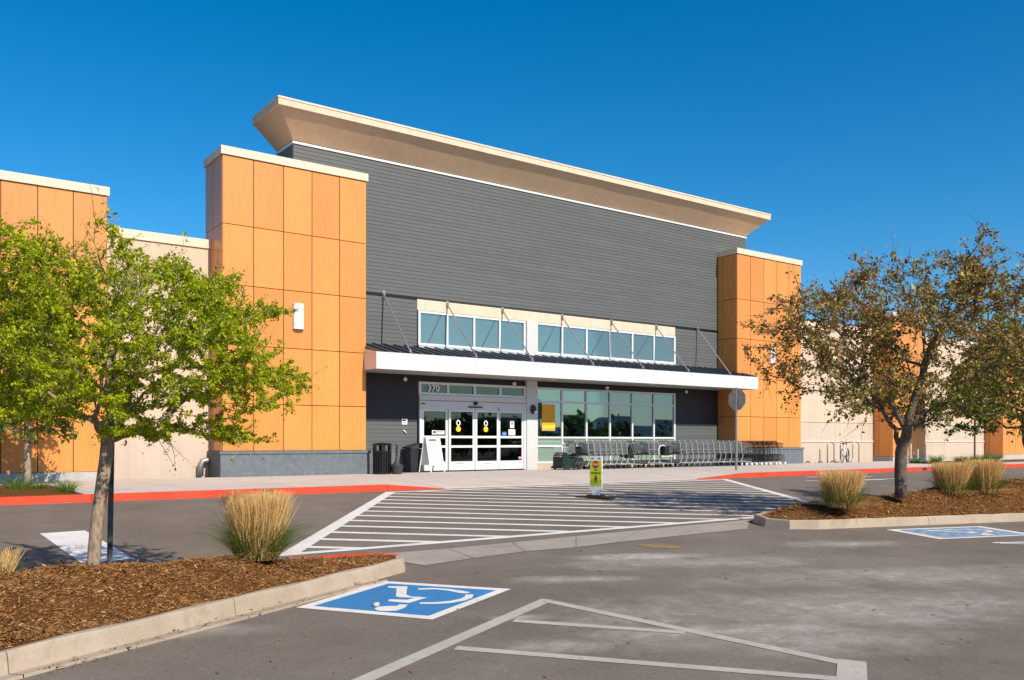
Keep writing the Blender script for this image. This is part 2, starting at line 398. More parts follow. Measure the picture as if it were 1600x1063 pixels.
# ---- sidewalk: slabs cast side by side, ramped down to the road in front of the doors
def ramp_h(x):
    if x <= 9.8 or x >= 23.0: return .15
    if 11.4 <= x <= 20.6: return .012
    if x < 11.4: return .15-(x-9.8)/1.6*.138
    return .012+(x-20.6)/2.4*.138
def walk_z(x, y):
    t = min(1, max(0, (y-YK)/2.4)); return ramp_h(x)*(1-t)+.15*t
sidewalk = build(MB().box(-16, 75, YK+.16, 25.3, -.2, -.02), 'sidewalk', M['concrete_pan'], kind='structure')
BEDS = [(-9, 3.25, YK+.2, 23.6), (39.0, 60, 20.6, 23.4)]
xj = [-16,-12.4,-9,-6,-3,0,1.6,3.25,5.4,7.6,9.8,11.4,13.7,16.0,18.3,20.6,23.0,25.6,28.2,30.8,33.4,36.2,39.0,43,47,51,55,60,66,75]
yj = [YK+.155, 20.6, 22.9, 25.25]
for i in range(len(xj)-1):
    for j in range(3):
        a, b, c, d = xj[i]+.006, xj[i+1]-.006, yj[j]+.006, yj[j+1]-.006
        if b <= 3.26 and a >= -9.1 and j < 2: continue
        if b <= 3.26 and a >= -9.1 and j == 2: c = 23.62
        if a >= 39.0 and b <= 60.1 and j == 1: continue
        ny = 3 if j == 0 and 9.7 < a < 23 else 1
        m = MB(); ys = [c+(d-c)*k/ny for k in range(ny+1)]
        for k in range(ny):
            m.add([(a,ys[k],walk_z(a,ys[k])),(b,ys[k],walk_z(b,ys[k])),(b,ys[k+1],walk_z(b,ys[k+1])),(a,ys[k+1],walk_z(a,ys[k+1]))], [(0,1,2,3)])
        m.add([(a,c,walk_z(a,c)),(b,c,walk_z(b,c)),(b,c,-.02),(a,c,-.02)], [(3,2,1,0)])
        m.add([(a,d,walk_z(a,d)),(b,d,walk_z(b,d)),(b,d,-.02),(a,d,-.02)], [(0,1,2,3)])
        m.add([(a,c,walk_z(a,c)),(a,d,walk_z(a,d)),(a,d,-.02),(a,c,-.02)], [(0,1,2,3)])
        m.add([(b,c,walk_z(b,c)),(b,d,walk_z(b,d)),(b,d,-.02),(b,c,-.02)], [(3,2,1,0)])
        build(m, 'slab', M['concrete_walk'], sidewalk)
# ---- red road kerb, in cast lengths
road_kerb = build(MB().box(-16, 75, YK+.02, YK+.15, -.3, -.03), 'road_kerb', M['concrete_pan'], kind='structure')
kx = [-16,-12.9,-9.8,-6.7,-3.6,-.5,3.35,6.6,9.8,11.4,13.7,16,18.3,20.6,23.0,26.0,29,32,35,38,41,44,47,50,53,56,60,64,68,75]
for i in range(len(kx)-1):
    a, b = kx[i]+.005, kx[i+1]-.005
    ha, hb = ramp_h(a), ramp_h(b); red = max(ha, hb) > .05
    pr = lambda h: [(YK, -.02), (YK+.012, h-.012), (YK+.03, h), (YK+.15, h), (YK+.15, -.02)]
    va = [(a, y, z) for y, z in pr(ha)]; vb = [(b, y, z) for y, z in pr(hb)]
    build(MB().add(va+vb, [(k, k+5, (k+1)%5+5, (k+1)%5) for k in range(5)]+[(0,1,2,3,4), (9,8,7,6,5)]), 'kerb_section', M['red_kerb' if red else 'concrete_walk'], road_kerb)
for u in (417.5, 1445):
    xx = XY_(u, YK); build(MB().box(xx-.15, xx+.15, YK-.006, YK+.05, .03, .125), 'drain_outlet', M['ink'], road_kerb)

# ---- islands
def island(name, poly, kerb_w, ridge, cap, chips_n, chip_len, pan=None, red=None, cell=.09, view=None):
    P = [Vector(p) for p in poly]; n = len(P)     # ccw, mulch outline
    def dist(x, y):
        q = Vector((x, y)); best = 9; bp = q; inside = True
        for i in range(n):
            a, b = P[i], P[(i+1)%n]; e = b-a; t = max(0, min(1, (q-a).dot(e)/e.length_squared)); c = a+e*t
            d = (q-c).length
            if d < best: best, bp = d, c
        for i in range(n):
            a, b = P[i], P[(i+1)%n]
            if (b.x-a.x)*(y-a.y)-(b.y-a.y)*(x-a.x) < -1e-6: inside = False; break
        return (best if inside else -best), bp
    def top(x, y, d=None):
        if d is None: d = dist(x, y)[0]
        t = max(0, min(1, d/ridge)); t = t*t*(3-2*t)*.6+t*.4
        bump = .018*math.sin(x*5.1+y*2.3)+.014*math.sin(x*2.2-y*6.7)+.012*math.sin(x*11+y*9)
        return gz(y)+.135+cap(x)*t+bump*min(1, d/.15)
    x0, x1 = min(p.x for p in P), max(p.x for p in P); y0, y1 = min(p.y for p in P), max(p.y for p in P)
    nx, ny = int((x1-x0)/cell)+2, int((y1-y0)/cell)+2
    idx = {}; V = []; Q = []; ins = {}
    for j in range(ny):
        for i in range(nx):
            x, y = x0+i*cell, y0+j*cell; d, bp = dist(x, y)
            ins[i, j] = d > 0; idx[i, j] = len(V)
            if d > 0: V.append((x, y, top(x, y, d)))
            else: V.append((bp.x, bp.y, gz(bp.y)+.13))
    for j in range(ny-1):
        for i in range(nx-1):
            if any(ins[a] for a in ((i,j),(i+1,j),(i+1,j+1),(i,j+1))): Q.append((idx[i,j], idx[i+1,j], idx[i+1,j+1], idx[i,j+1]))
    npmesh(name+'_mulch', V, Q, M['mulch'], kind='structure', smooth=True)
    # loose bark chips
    CV = []; CF = []; cnt = 0
    while cnt < chips_n:
        if view: x = random.uniform(*view[0]); y = random.uniform(*view[1])
        else: x = random.uniform(x0, x1); y = random.uniform(y0, y1)
        d, bp = dist(x, y)
        if d < .03: continue
        z = top(x, y, d); L = chip_len*random.lognormvariate(0, .45); W = L*random.uniform(.12, .3); a = random.uniform(0, 6.28); tl = random.gauss(0, .28)
        dx, dy = math.cos(a), math.sin(a); k = len(CV); h = z+.004+abs(tl)*L*.45
        e = .003+random.random()*.006
        for sx in (-1, 1):
            for sy in (-1, 1):
                CV.append((x+dx*sx*L/2-dy*sy*W/2, y+dy*sx*L/2+dx*sy*W/2, h+sx*tl*L/2))
        for sx in (-1, 1): CV.append((x+dx*sx*L/2.2, y+dy*sx*L/2.2, h+sx*tl*L/2+e))
        CF += [(k, k+2, k+5, k+4), (k+3, k+1, k+4, k+5)]; cnt += 1
    npmesh('mulch_chips', CV, CF, M['chips'], kind='stuff')
    # kerb: profile swept round the outline in cast lengths
    def off(dd):
        out = []
        for i in range(n):
            a, b, c = P[i-1], P[i], P[(i+1)%n]
            n1 = Vector(((b-a).y, -(b-a).x)).normalized(); n2 = Vector(((c-b).y, -(c-b).x)).normalized()
            m_ = (n1+n2); m_ = m_/max(.35, m_.length_squared)*2
            out.append(b+m_*dd*.5*2/2)
        return out
    prof = [(-.02, -.05), (-.02, .145), (kerb_w*.78, .15), (kerb_w*.93, .138), (kerb_w, .115), (kerb_w+.035, .0), (kerb_w+.04, -.05)]
    kerb = build(MB().prism([tuple(p) for p in P], lambda x, y: gz(y)-.3, lambda x, y: gz(y)-.04), name+'_kerb', M['concrete_pan'], kind='structure')
    rings = [off(d) for d, z in prof]; seed = 0
    for i in range(n):
        j = (i+1) % n; L = (P[j]-P[i]).length; ns = max(1, round(L/2.6)); g = .004/max(L, .02) if ns > 1 or L > .8 else 0
        isred = red and red(i)
        for s_ in range(ns):
            t0, t1 = s_/ns+g, (s_+1)/ns-g; sub = max(1, int((t1-t0)*L/.25)); m = MB(); K = len(prof); vs = []
            for q in range(sub+1):
                t = t0+(t1-t0)*q/sub
                for r_, (d, z) in zip(rings, prof):
                    p = r_[i].lerp(r_[j], t); wob = .004*math.sin(p.x*7+d*9)+.003*math.sin(p.x*17+p.y*13) if z > 0 else 0
                    vs.append((p.x, p.y, gz(p.y)+z+wob))
            fs = [(q*K+k, q*K+k+1, (q+1)*K+k+1, (q+1)*K+k) for q in range(sub) for k in range(K-1)]
            fs += [tuple(range(K)), tuple(sub*K+k for k in range(K))[::-1]]
            build(m.add(vs, fs), 'kerb_section', M['red_kerb' if isred else 'concrete_kerb'], kerb, smooth=False)
            if pan and i in pan:
                pp = [(kerb_w+.03, .004), (kerb_w+.10, -.004+.012), (kerb_w+pan[i], .022)]
                ra = [off(d) for d, z in pp]; vs = []
                for q in range(sub+1):
                    t = t0+(t1-t0)*q/sub
                    for r_, (d, z) in zip(ra, pp):
                        p = r_[i].lerp(r_[j], t); vs.append((p.x, p.y, gz(p.y)+z))
                    p = ra[-1][i].lerp(ra[-1][j], t); vs.append((p.x, p.y, gz(p.y)-.05))
                build(MB().add(vs, [(q*4+k, q*4+k+1, (q+1)*4+k+1, (q+1)*4+k) for q in range(sub) for k in range(3)]), 'gutter_pan', M['concrete_pan'] if False else M['concrete_kerb'], kerb)
    return top
LPOLY = [(-5.0, 3.86), (.65, 6.68), (4.25, 8.47), (4.74, 8.74), (4.86, 8.95), (4.66, 9.18), (4.3, 9.25), (-5.0, 9.25)]
topL = island('near_island', LPOLY, .16, 1.0, lambda x: .27 if x < 2.9 else max(.04, .27-(x-2.9)*.17), 48000, .022, pan={0: .34, 1: .34}, red=lambda i: i in (4, 5, 6), view=((-2.6, 4.7), (4.6, 9.3)))
RPOLY = [(12.32, 9.45), (12.38, 9.08), (12.75, 8.86), (17.6, 7.68), (26, 5.7), (26, 10.1), (13.2, 10.1), (12.55, 9.85)]
topR = island('far_island', RPOLY, .16, 1.0, lambda x: .30+.03*max(0, min(6, x-15)), 24000, .038, view=((12.3, 24), (6.3, 10.2)), cell=.12)

# flat concrete drainage pan between the islands
up = [(565,868.5),(700,858),(800,848.5),(900,838.5),(1000,829),(1100,819.5),(1172,812.5)]
lo = [(662,884.5),(740,873),(820,862.5),(900,856),(965,848),(1060,838),(1168,827)]
dp = build(MB().flat([tuple(G(*p)+UP*-.02) for p in [up[0], up[-1], lo[-1], lo[0]]]), 'drain_pan', M['concrete_pan'], kind='structure')
for i in range(6):
    A, B, Cc, D = G(*up[i]), G(*up[i+1]), G(*lo[i+1]), G(*lo[i])
    e = (B-A).normalized()*.006
    build(MB().flat([p+UP*.006 for p in (D+e, Cc-e, B-e, A+e)]), 'pan_section', M['concrete_pan'], dp)

# ---- painted markings
def marking(name, loc, label, group=None): return thing(name, loc, label, 'road marking', group)
g = marking('crosswalk', (10, 14, gz(14)), 'white striped crosswalk painted on the road in front of the shop doors')
A = Vector((3.96, 10.40)); B = Vector((16.0, 10.40)); dv = Vector((5.65, 7.85)); Cq = B+dv; Dq = A+dv
inner = [tuple(p) for p in (A, B, Cq, Dq)]
W = .20
def band(a, b, nrm, w): return clip(clip(inner, a, nrm), (a[0]+nrm[0]*w, a[1]+nrm[1]*w), (-nrm[0], -nrm[1]))
dn = dv.normalized(); nl = (dn.y, -dn.x); nr = (-dn.y, dn.x)
wl = .22
decal(band(tuple(A), None, (0, 1), .17), 'border_line', 'paint_white', g)
decal(band(tuple(Cq), None, (0, -1), .17), 'border_line', 'paint_white', g)
core = clip(clip(inner, (0, A.y+.17), (0, 1)), (0, Cq.y-.17), (0, -1))
def band2(base, a, nrm, w): return clip(clip(base, a, nrm), (a[0]+nrm[0]*w, a[1]+nrm[1]*w), (-nrm[0], -nrm[1]))
decal(band2(core, tuple(A), nl, wl), 'border_line', 'paint_white', g)
decal(band2(core, tuple(B), nr, wl), 'border_line', 'paint_white', g)
core = clip(clip(core, (A.x+nl[0]*wl, A.y+nl[1]*wl), nl), (B.x+nr[0]*wl, B.y+nr[1]*wl), nr)
sdir = Vector((1.12, -.91)).normalized(); sn = Vector((.91, 1.12)).normalized()
p0 = G(463, 854.7); s0 = Vector((p0.x, p0.y)).dot(sn)
for k in range(-9, 22):
    s = s0+k*.765
    q = sn*s-sn*.085
    pl = band2(core, tuple(q), tuple(sn), .17)
    if len(pl) > 2 and max((Vector(a)-Vector(b)).length for a in pl for b in pl) > .3: decal(pl, 'stripe', 'paint_white', g)

def line(name, pts, w, mat, parent):
    q = [G(*p) for p in pts]
    for a, b in zip(q, q[1:]): decal(strip(a, b, w), name, mat, parent)
h = marking('hatched_access_aisle', G(900, 1010), 'worn white hatched access aisle outline in the bottom foreground of the car park')
qa, qb, qc = G(852, 939), G(470, 1106), G(1333, 1040)
dA = (qa-qb).normalized(); dB = (qc-qa).normalized()
decal(strip(qb, qa+dA*.06, .13), 'border_line', 'paint_old', h)
decal(strip(qa+dB*.075+dA*-.0, qc, .12), 'border_line', 'paint_old', h, h=.0045)
decal(strip(G(1331, 1033), G(1331, 1100), .2), 'border_line', 'paint_old', h, h=.0055)
line('stripe', [(803, 970.5), (1070, 989)], .11, 'paint_old', h)
line('stripe', [(712, 1013), (1318, 1062)], .11, 'paint_old', h)
line('stripe', [(600, 1070), (1318, 1150)], .11, 'paint_old', h)

sb = G(135, 855); g2 = marking('stop_bar', sb, 'solid white painted bar on the road behind the left tree trunk')
decal([tuple(G(*p)[:2]) for p in ((62,834),(128,881),(210,874),(133,829.5))], 'painted_bar', 'paint_white', g2)
g3 = marking('lane_arrow', G(1330, 748), 'white lane lines and arrow painted on the road behind the right grass clump')
line('lane_line', [(1152, 744.6), (1300, 753)], .16, 'paint_white', g3)
line('arrow_shaft', [(1260, 745.5), (1362, 745)], .16, 'paint_white', g3)
line('arrow_head', [(1335, 750.8), (1382, 749.2)], .2, 'paint_white', g3)
line('arrow_shaft', [(1382, 748.6), (1418, 748)], .12, 'paint_white', g3)
line('arrow_head', [(1330, 755.2), (1352, 755)], .14, 'paint_white', g3)

def quadmap(A, B, C, D):
    def f(s, t): return A.lerp(B, s).lerp(D.lerp(C, s), t)
    return f
def inset(f, a): return [f(a, a), f(1-a, a), f(1-a, 1-a), f(a, 1-a)]
TORSO = [(308,182),(512,183),(497,268),(545,290),(718,300),(525,358),(310,340),(320,318),(505,325),(590,304),(430,298),(390,290),(398,205),(312,199)]
FOOT = [(165,415),(215,396),(320,389),(400,389),(430,371),(515,375),(480,410),(400,438),(290,443),(200,437)]
ARC1 = [(620,205),(780,200),(950,212),(1080,230),(1170,247),(1120,258),(1050,252),(930,228),(800,215),(625,220)]
ARC2 = [(1115,270),(1200,268),(1185,305),(1100,335),(950,360),(800,368),(640,368),(640,352),(800,350),(960,335),(1070,310),(1110,290)]
def Z6(p): return G(560+p[0]/6.667, 890+p[1]/6.667)
A0, B0, C0, D0 = G(462,950), G(602,908.8), G(798.5,921), G(675.5,968.8)
def solve(p):                             # point to (s,t) in the near symbol's square
    s = t = .5
    for _ in range(30):
        f = quadmap(A0, B0, C0, D0); e = f(s, t)-p
        fs = (f(s+1e-4, t)-f(s, t))*1e4; ft = (f(s, t+1e-4)-f(s, t))*1e4
        det = fs.x*ft.y-fs.y*ft.x
        s -= (e.x*ft.y-e.y*ft.x)/det; t -= (fs.x*e.y-fs.y*e.x)/det
    return s, t
SYM = [[solve(Z6(p)) for p in poly] for poly in (TORSO, FOOT, ARC1, ARC2)]
def tess(name, pts, mat, parent, h):
    bm = bmesh.new(); vs = [bm.verts.new((p[0], p[1], gz(p[1])+h)) for p in pts]; bm.faces.new(vs); bmesh.ops.triangulate(bm, faces=bm.faces[:]); bmesh.ops.recalc_face_normals(bm, faces=bm.faces[:])
    m = MB().add([tuple(v.co) for v in bm.verts], [tuple(v.index for v in f.verts) for f in bm.faces]); bm.free()
    build(m, name, M[mat], parent)
def access(name, loc, label, Q, blue, white, group, rot):
    t = marking(name, loc, label, group); f = quadmap(*Q)
    o = [f(0,0), f(1,0), f(1,1), f(0,1)]; i_ = inset(f, .075)
    for k in range(4): decal([tuple(p[:2]) for p in (o[k], o[(k+1)%4], i_[(k+1)%4], i_[k])], 'border_line', white, t)
    decal([tuple(p[:2]) for p in i_], 'blue_field', blue, t)
    for nm, poly in zip(('wheelchair_figure', 'wheelchair_figure', 'wheel_arc', 'wheel_arc'), SYM): tess(nm, [f(*rot(s, t_)) for s, t_ in poly], white, t, .008)
access('accessible_parking_symbol', G(630, 938), 'blue wheelchair parking symbol with crisp white border beside the left kerb', (A0,B0,C0,D0), 'paint_blue', 'paint_white', 'wheelchair symbols painted on the car park', lambda s, t: (s, t))
A1, B1, D1 = G(1384,828), G(1531,822.6), G(1468,843); C1 = B1+D1-A1
access('accessible_parking_symbol', G(1500, 832), 'faded blue wheelchair parking symbol below the kerb of the right island', (A1,B1,C1,D1), 'paint_blue_worn', 'paint_white', 'wheelchair symbols painted on the car park', lambda s, t: (.15+.75*t, .95-.85*s))
k = marking('stall_line', G(1590, 850), 'thin white parking stall line at the right edge of the car park')
line('painted_line', [(1552, 848.6), (1700, 846)], .09, 'paint_white', k); line('painted_line', [(1562, 849.4), (1700, 853)], .06, 'paint_white', k)
k = marking('faded_marking', G(1030, 855), 'faded yellow paint patch on the asphalt below the crosswalk')
decal([tuple(G(*p)[:2]) for p in ((988,851),(1030,851),(1066,854.5),(1060,857.5),(1020,857))], 'painted_patch', 'paint_yellow', k)

# litter on the asphalt: a pale pebble and dark bark flecks that blew off the beds
pb = G(588, 948.5); m = MB(); m.lathe([(.012,-.002),(.032,.006),(.036,.02),(.024,.036),(.006,.041)], (pb.x, pb.y, pb.z+.003), 9)
m.v = [(a+.006*math.sin(b*90), b+.005*math.sin(a*110), c) for a, b, c in m.v]
tag(build(m, 'pebble', M['concrete_walk'], loc=pb), 'small pale stone lying on the near blue wheelchair symbol', 'stone')
CV = []; CF = []
for _ in range(170):
    if random.random() < .62:
        t = random.random(); p = G(60+560*t+random.gauss(0, 10), 1053-153*t+random.gauss(0, 3)); p.z += .015
    else: p = G(random.uniform(200, 1600), random.uniform(850, 1063))
    L = random.uniform(.012, .05)*(1.6 if p.length > 9 else 1); a = random.random()*6.28; d = Vector((math.cos(a), math.sin(a), 0)); q = Vector((-d.y, d.x, 0))*L*.3
    k = len(CV); z = UP*.008
    CV += [tuple(p-d*L/2+z), tuple(p-q+z), tuple(p+d*L/2+z*2), tuple(p+q+z)]; CF.append((k, k+1, k+2, k+3))
npmesh('bark_flecks', CV, CF, M['chips'], kind='stuff')
# beds on the sidewalk
for (a, b, c, d) in BEDS:
    m = MB(); nx, ny = int((b-a)/.35), int((d-c)/.35); vs = []
    for j in range(ny+1):
        for i in range(nx+1):
            e = min(i, nx-i, 3)/3*min(j, ny-j, 3)/3
            vs.append((a+(b-a)*i/nx, c+(d-c)*j/ny, .12+.06*e+random.random()*.03*e))
    m.add(vs, [(j*(nx+1)+i, j*(nx+1)+i+1, (j+1)*(nx+1)+i+1, (j+1)*(nx+1)+i) for j in range(ny) for i in range(nx)])
    build(m, 'planting_bed', M['mulch'], kind='structure', smooth=True)

# ================================================================ THE SHOP
BL = thing('store_building', (21, YW, .15), 'long single storey shop with orange panel piers, dark grey siding and flared tan roof', 'building')
def PT(m, name, mat, parent=BL, label=None, smooth=False): return build(m, name, M[mat], parent, label, smooth)
# --- stucco walls between the piers (parapet 7.1 m) and the dark wall behind the siding
def stucco_wall(x0, x1, band=True):
    w_ = PT(MB().box(x0, x1, YW, YW+.3, 2.14 if band else 1.2, 6.9), 'stucco_wall', 'stucco_tan')
    PT(MB().box(x0, x1, YW-.012, YW+.3, -.05, 1.14), 'lower_wall', 'stucco_low', w_)
    if band:
        PT(MB().box(x0, x1, YW-.008, YW+.3, 1.215, 2.12), 'lower_wall', 'stucco_low', w_)
        PT(MB().box(x0, x1, YW+.01, YW+.3, 2.12, 2.14), 'reveal_joint', 'dark_core', w_)
    PT(MB().box(x0, x1, YW-.05, YW+.3, 1.14, 1.215 if band else 1.2), 'trim_band', 'stucco_beige', w_) if band else PT(MB().box(x0, x1, YW-.002, YW+.3, 1.14, 1.2), 'trim_band', 'stucco_low', w_)
    PT(MB().box(x0-.0, x1+.0, YW-.05, YW+.42, 6.9, 7.16), 'coping', 'coping', w_)
stucco_wall(4.9, 8.2, False); stucco_wall(34.9, 43.1); stucco_wall(46.0, 55.1); stucco_wall(-20, -1.6, False); stucco_wall(58.6, 74)
# roof deck and rear so that no light leaks through
PT(MB().box(-20, 74, YW+.35, 60, 6.45, 6.6), 'roof_deck', 'roof_black')
PT(MB().box(-20, 74, 59.7, 60, -.1, 6.44), 'rear_wall', 'stucco_tan')
PT(MB().box(-20, -19.7, YW+.35, 59.6, -.1, 6.44), 'side_wall', 'stucco_tan')
PT(MB().box(73.7, 74, YW+.35, 59.6, -.1, 6.44), 'side_wall', 'stucco_tan')

# --- panel piers
def pier(x0, x1, ztop, xs, zs, base_h, base_mat, capz, side=True, yb=26.62, sidecols=2, base_out=.08, side_zs=None):
    core = PT(MB().box(x0+.05, x1-.05, YP+.05, yb-.03, .1, ztop), 'pier', 'dark_joint')
    g = .011
    for i in range(len(xs)-1):
        for j in range(len(zs)-1):
            PT(MB().box(xs[i]+g, xs[i+1]-g, YP, YP+.04, zs[j]+g, zs[j+1]-g), 'panel', 'orange', core)
    ys = [YP+.042+(yb-YP-.042)*k/sidecols for k in range(sidecols+1)]
    for sx in ((x0, x0+.04), (x1-.04, x1)):
        for i in range(sidecols):
            for j in range(len(zs)-1):
                PT(MB().box(sx[0], sx[1], ys[i]+(.002 if i == 0 else g), ys[i+1]-g, zs[j]+g, zs[j+1]-g), 'panel', 'orange', core)
    PT(MB().box(x0-.05, x1+.05, YP-.05, yb+.05, zs[-1]+.004, ztop+.02), 'coping', 'coping', core)
    if base_h > .4:
        PT(MB().box(x0-base_out, x1+base_out, YP-base_out, yb, .0, base_h-.09), 'block_base', base_mat, core)
        PT(MB().box(x0-base_out-.03, x1+base_out+.03, YP-base_out-.03, yb, base_h-.088, base_h), 'base_cap', base_mat, core)
    else:
        PT(MB().box(x0-.02, x1+.02, YP-.02, yb, .0, base_h), 'concrete_base', base_mat, core)
    return core
us = (347.5, 396.3, 443, 487.5, 530.5, 572.2)
XL = [XY_(u, YP) for u in us]
zL = [.90, 2.28, 3.98, 5.72, 7.46, 9.44]
pierL = pier(XL[0], XL[-1], 9.66, XL, zL, .90, 'base_block', 9.66, yb=26.7)
x0, x1 = XY_(1151.8, YP), XY_(1251.5, YP)
pierR = pier(x0, x1, 9.66, [x0+(x1-x0)*k/5 for k in range(6)], zL, .90, 'base_block', 9.66, yb=26.7)
PRX0 = x0
zF = [.38, 2.28, 4.05, 5.86, 7.72]
xe = XY_(167.6, YP); pier(xe-.82*8, xe, 7.93, [xe-.82*(8-k) for k in range(9)], zF, .38, 'base_grey', 7.93)
xa, xb = XY_(1395, YP), XY_(1446, YP); pier(xa, xb, 7.93, [xa+(xb-xa)*k/4 for k in range(5)], zF, .38, 'base_grey', 7.93)
xa = XY_(1567, YP); pier(xa, xa+3.3, 7.93, [xa+.825*k for k in range(5)], zF, .38, 'base_grey', 7.93)
# pier wall lamps
def wall_lamp(cx, cz):
    l_ = PT(MB().box(cx-.15, cx+.15, YP-.03, YP-.002, cz-.37, cz+.37), 'wall_lamp', 'frame_white')
    prof = [(cx+.165*math.cos(a), YP-.03-.115*math.sin(a)) for a in [math.pi*k/10 for k in range(11)]]
    d = MB(); d.prism(prof[::-1] if False else [(p[0], p[1]) for p in prof][::-1], cz-.36, cz+.36); PT(d, 'lamp_diffuser', 'lamp_glass', l_)
    for z in (cz-.385, cz-.24, cz+.22, cz+.36):
        r_ = MB(); r_.prism([(cx+(p[0]-cx)*1.06, YP-.028+(p[1]-YP+.03)*1.08) for p in prof][::-1], z, z+.028); PT(r_, 'lamp_band', 'frame_white', l_)
    for s in (-.06, .06): PT(MB().box(cx+s-.006, cx+s+.006, YP-.158, YP-.13, cz-.35, cz+.355), 'lamp_rib', 'frame_white', l_)
p = PY(465.7, 495, YP); wall_lamp(p.x, p.z); p = PY(1206, 555, YP); wall_lamp(p.x, p.z)

# --- upper wall with lap siding
X0, X1, ZT = 10.55, 32.4, 10.66
uw = PT(MB().box(X0+.02, X1-.02, YW+.025, 27.6, 6.62, ZT-.001), 'upper_wall', 'dark_core')
lw = PT(MB().box(12.4, 14.98, YW+.025, YW+.3, -.05, 6.6).box(27.78, 30.5, YW+.025, YW+.3, -.05, 6.6).box(14.98, 27.78, YW+.04, YW+.3, 5.72, 6.6).box(14.98, 27.78, YW+.025, YW+.3, 3.26, 4.30), 'front_wall', 'dark_core')
def board(x0, x1, z, hgt, parent):
    m = MB(); y = YW
    m.add([(x0,y-.012,z+.004),(x1,y-.012,z+.004),(x1,y-.001,z+hgt),(x0,y-.001,z+hgt),(x0,y+.02,z+.004),(x1,y+.02,z+.004),(x1,y+.02,z+hgt),(x0,y+.02,z+hgt)], [(0,1,2,3),(4,0,3,7),(1,5,6,2),(4,5,1,0),(3,2,6,7)])
    PT(m, 'siding_board', 'siding', parent)
H = .124
nb = int((ZT-.11-6.16)/H); H = (ZT-.11-6.16)/nb
for k in range(nb):
    a = X0; nx_ = X0+[1.1, 2.9, 2.0, 3.5][k % 4]+random.uniform(-.2, .2)
    while a < X1-.01:
        b = min(nx_, X1)
        if X1-b < .5: b = X1
        board(a+(.0015 if a > X0 else 0), b-(.0015 if b < X1 else 0), 6.16+k*H, H, uw); a = b; nx_ = b+3.66
# end returns of the upper wall
for xx, s in ((X0, -1), (X1, 1)):
    m = MB()
    for k in range(nb):
        z = 6.16+k*H; m.box(min(xx, xx+s*.012), max(xx, xx+s*.012), YW+.022, 27.58, z+.006, z+H-.004)
    tag(PT(m, 'end_siding', 'siding', uw), kind='stuff')
PT(MB().box(X0-.04, X1+.04, YW-.045, 27.62, ZT-.1, ZT-.03), 'top_trim', 'frame_white', uw)
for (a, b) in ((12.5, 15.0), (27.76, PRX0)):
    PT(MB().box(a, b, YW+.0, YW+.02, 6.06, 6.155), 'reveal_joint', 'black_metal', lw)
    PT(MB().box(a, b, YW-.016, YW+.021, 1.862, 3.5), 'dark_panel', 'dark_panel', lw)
    n_ = 38
    for k in range(n_):
        z = .92+k*(6.05-.92)/n_
        if not 1.78 < z < 3.5: board(a, b, z, (6.05-.92)/n_, lw)
PT(MB().box(15.0, 27.76, YW-.012, YW+.03, 6.09, 6.15), 'reveal_joint', 'dark_core', lw)
PT(MB().box(15.0, 27.72, YW-.03, YW+.038, 5.715, 6.085), 'header_band', 'stucco_beige', lw)
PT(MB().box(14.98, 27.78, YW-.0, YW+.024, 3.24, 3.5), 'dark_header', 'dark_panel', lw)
for (a, b) in ((12.5, 14.98), (27.78, PRX0)):
    PT(MB().box(a, b, YW-.03, YW+.02, .05, .83), 'block_base', 'base_block', lw); PT(MB().box(a, b, YW-.05, YW+.02, .832, .91), 'base_cap', 'base_block', lw)

# --- flared roof
ov, ztp, fz = .765, 11.40, .19
rf = MB(); n = 90
def soffit_row(xa, ya, za, xb, yb, zb, m_=6):
    return [(xa+(xb-xa)*t/m_, ya+(yb-ya)*t/m_, za+(zb-za)*t/m_) for t in range(m_+1)]
vs = []; rows = n+1; mm = 8
for i in range(rows):
    t = i/n
    for q in range(mm+1):
        s = q/mm; xa = X0+(X1-X0)*t; xb = X0-ov+(X1-X0+2*ov)*t
        wob = (.0016*math.sin(xa*.9+q*.3)+.0012*math.sin(xa*2.3)) if 0 < q < mm else 0
        vs.append((xa+(xb-xa)*s, YW-ov*s-wob, ZT+(ztp-ZT)*s-wob))
fs = [(i*(mm+1)+q, i*(mm+1)+q+1, (i+1)*(mm+1)+q+1, (i+1)*(mm+1)+q) for i in range(n) for q in range(mm)]
rf.add(vs, fs)
yb = 27.6
rf.add([(X0,YW,ZT),(X0,yb,ZT),(X0-ov,yb+.05,ztp),(X0-ov,YW-ov,ztp)], [(0,1,2,3)])
rf.add([(X1,YW,ZT),(X1,yb,ZT),(X1+ov,yb+.05,ztp),(X1+ov,YW-ov,ztp)], [(3,2,1,0)])
rf.add([(X0,yb,ZT),(X1,yb,ZT),(X1+ov,yb+.05,ztp),(X0-ov,yb+.05,ztp)], [(3,2,1,0)])
roof = PT(rf, 'roof_soffit', 'soffit_tan', smooth=False)
PT(MB().box(X0-ov-.03, X1+ov+.03, YW-ov-.035, yb+.08, ztp-.02, ztp+fz), 'fascia', 'stucco_beige', roof)
PT(MB().box(X0-ov-.05, X1+ov+.05, YW-ov-.055, yb+.1, ztp+fz-.012, ztp+fz+.045), 'coping', 'coping', roof)
PT(MB().box(X0-.01, X1+.01, YW-.008, yb, ZT-.03, ZT+.004), 'shadow_gap', 'dark_core', roof)

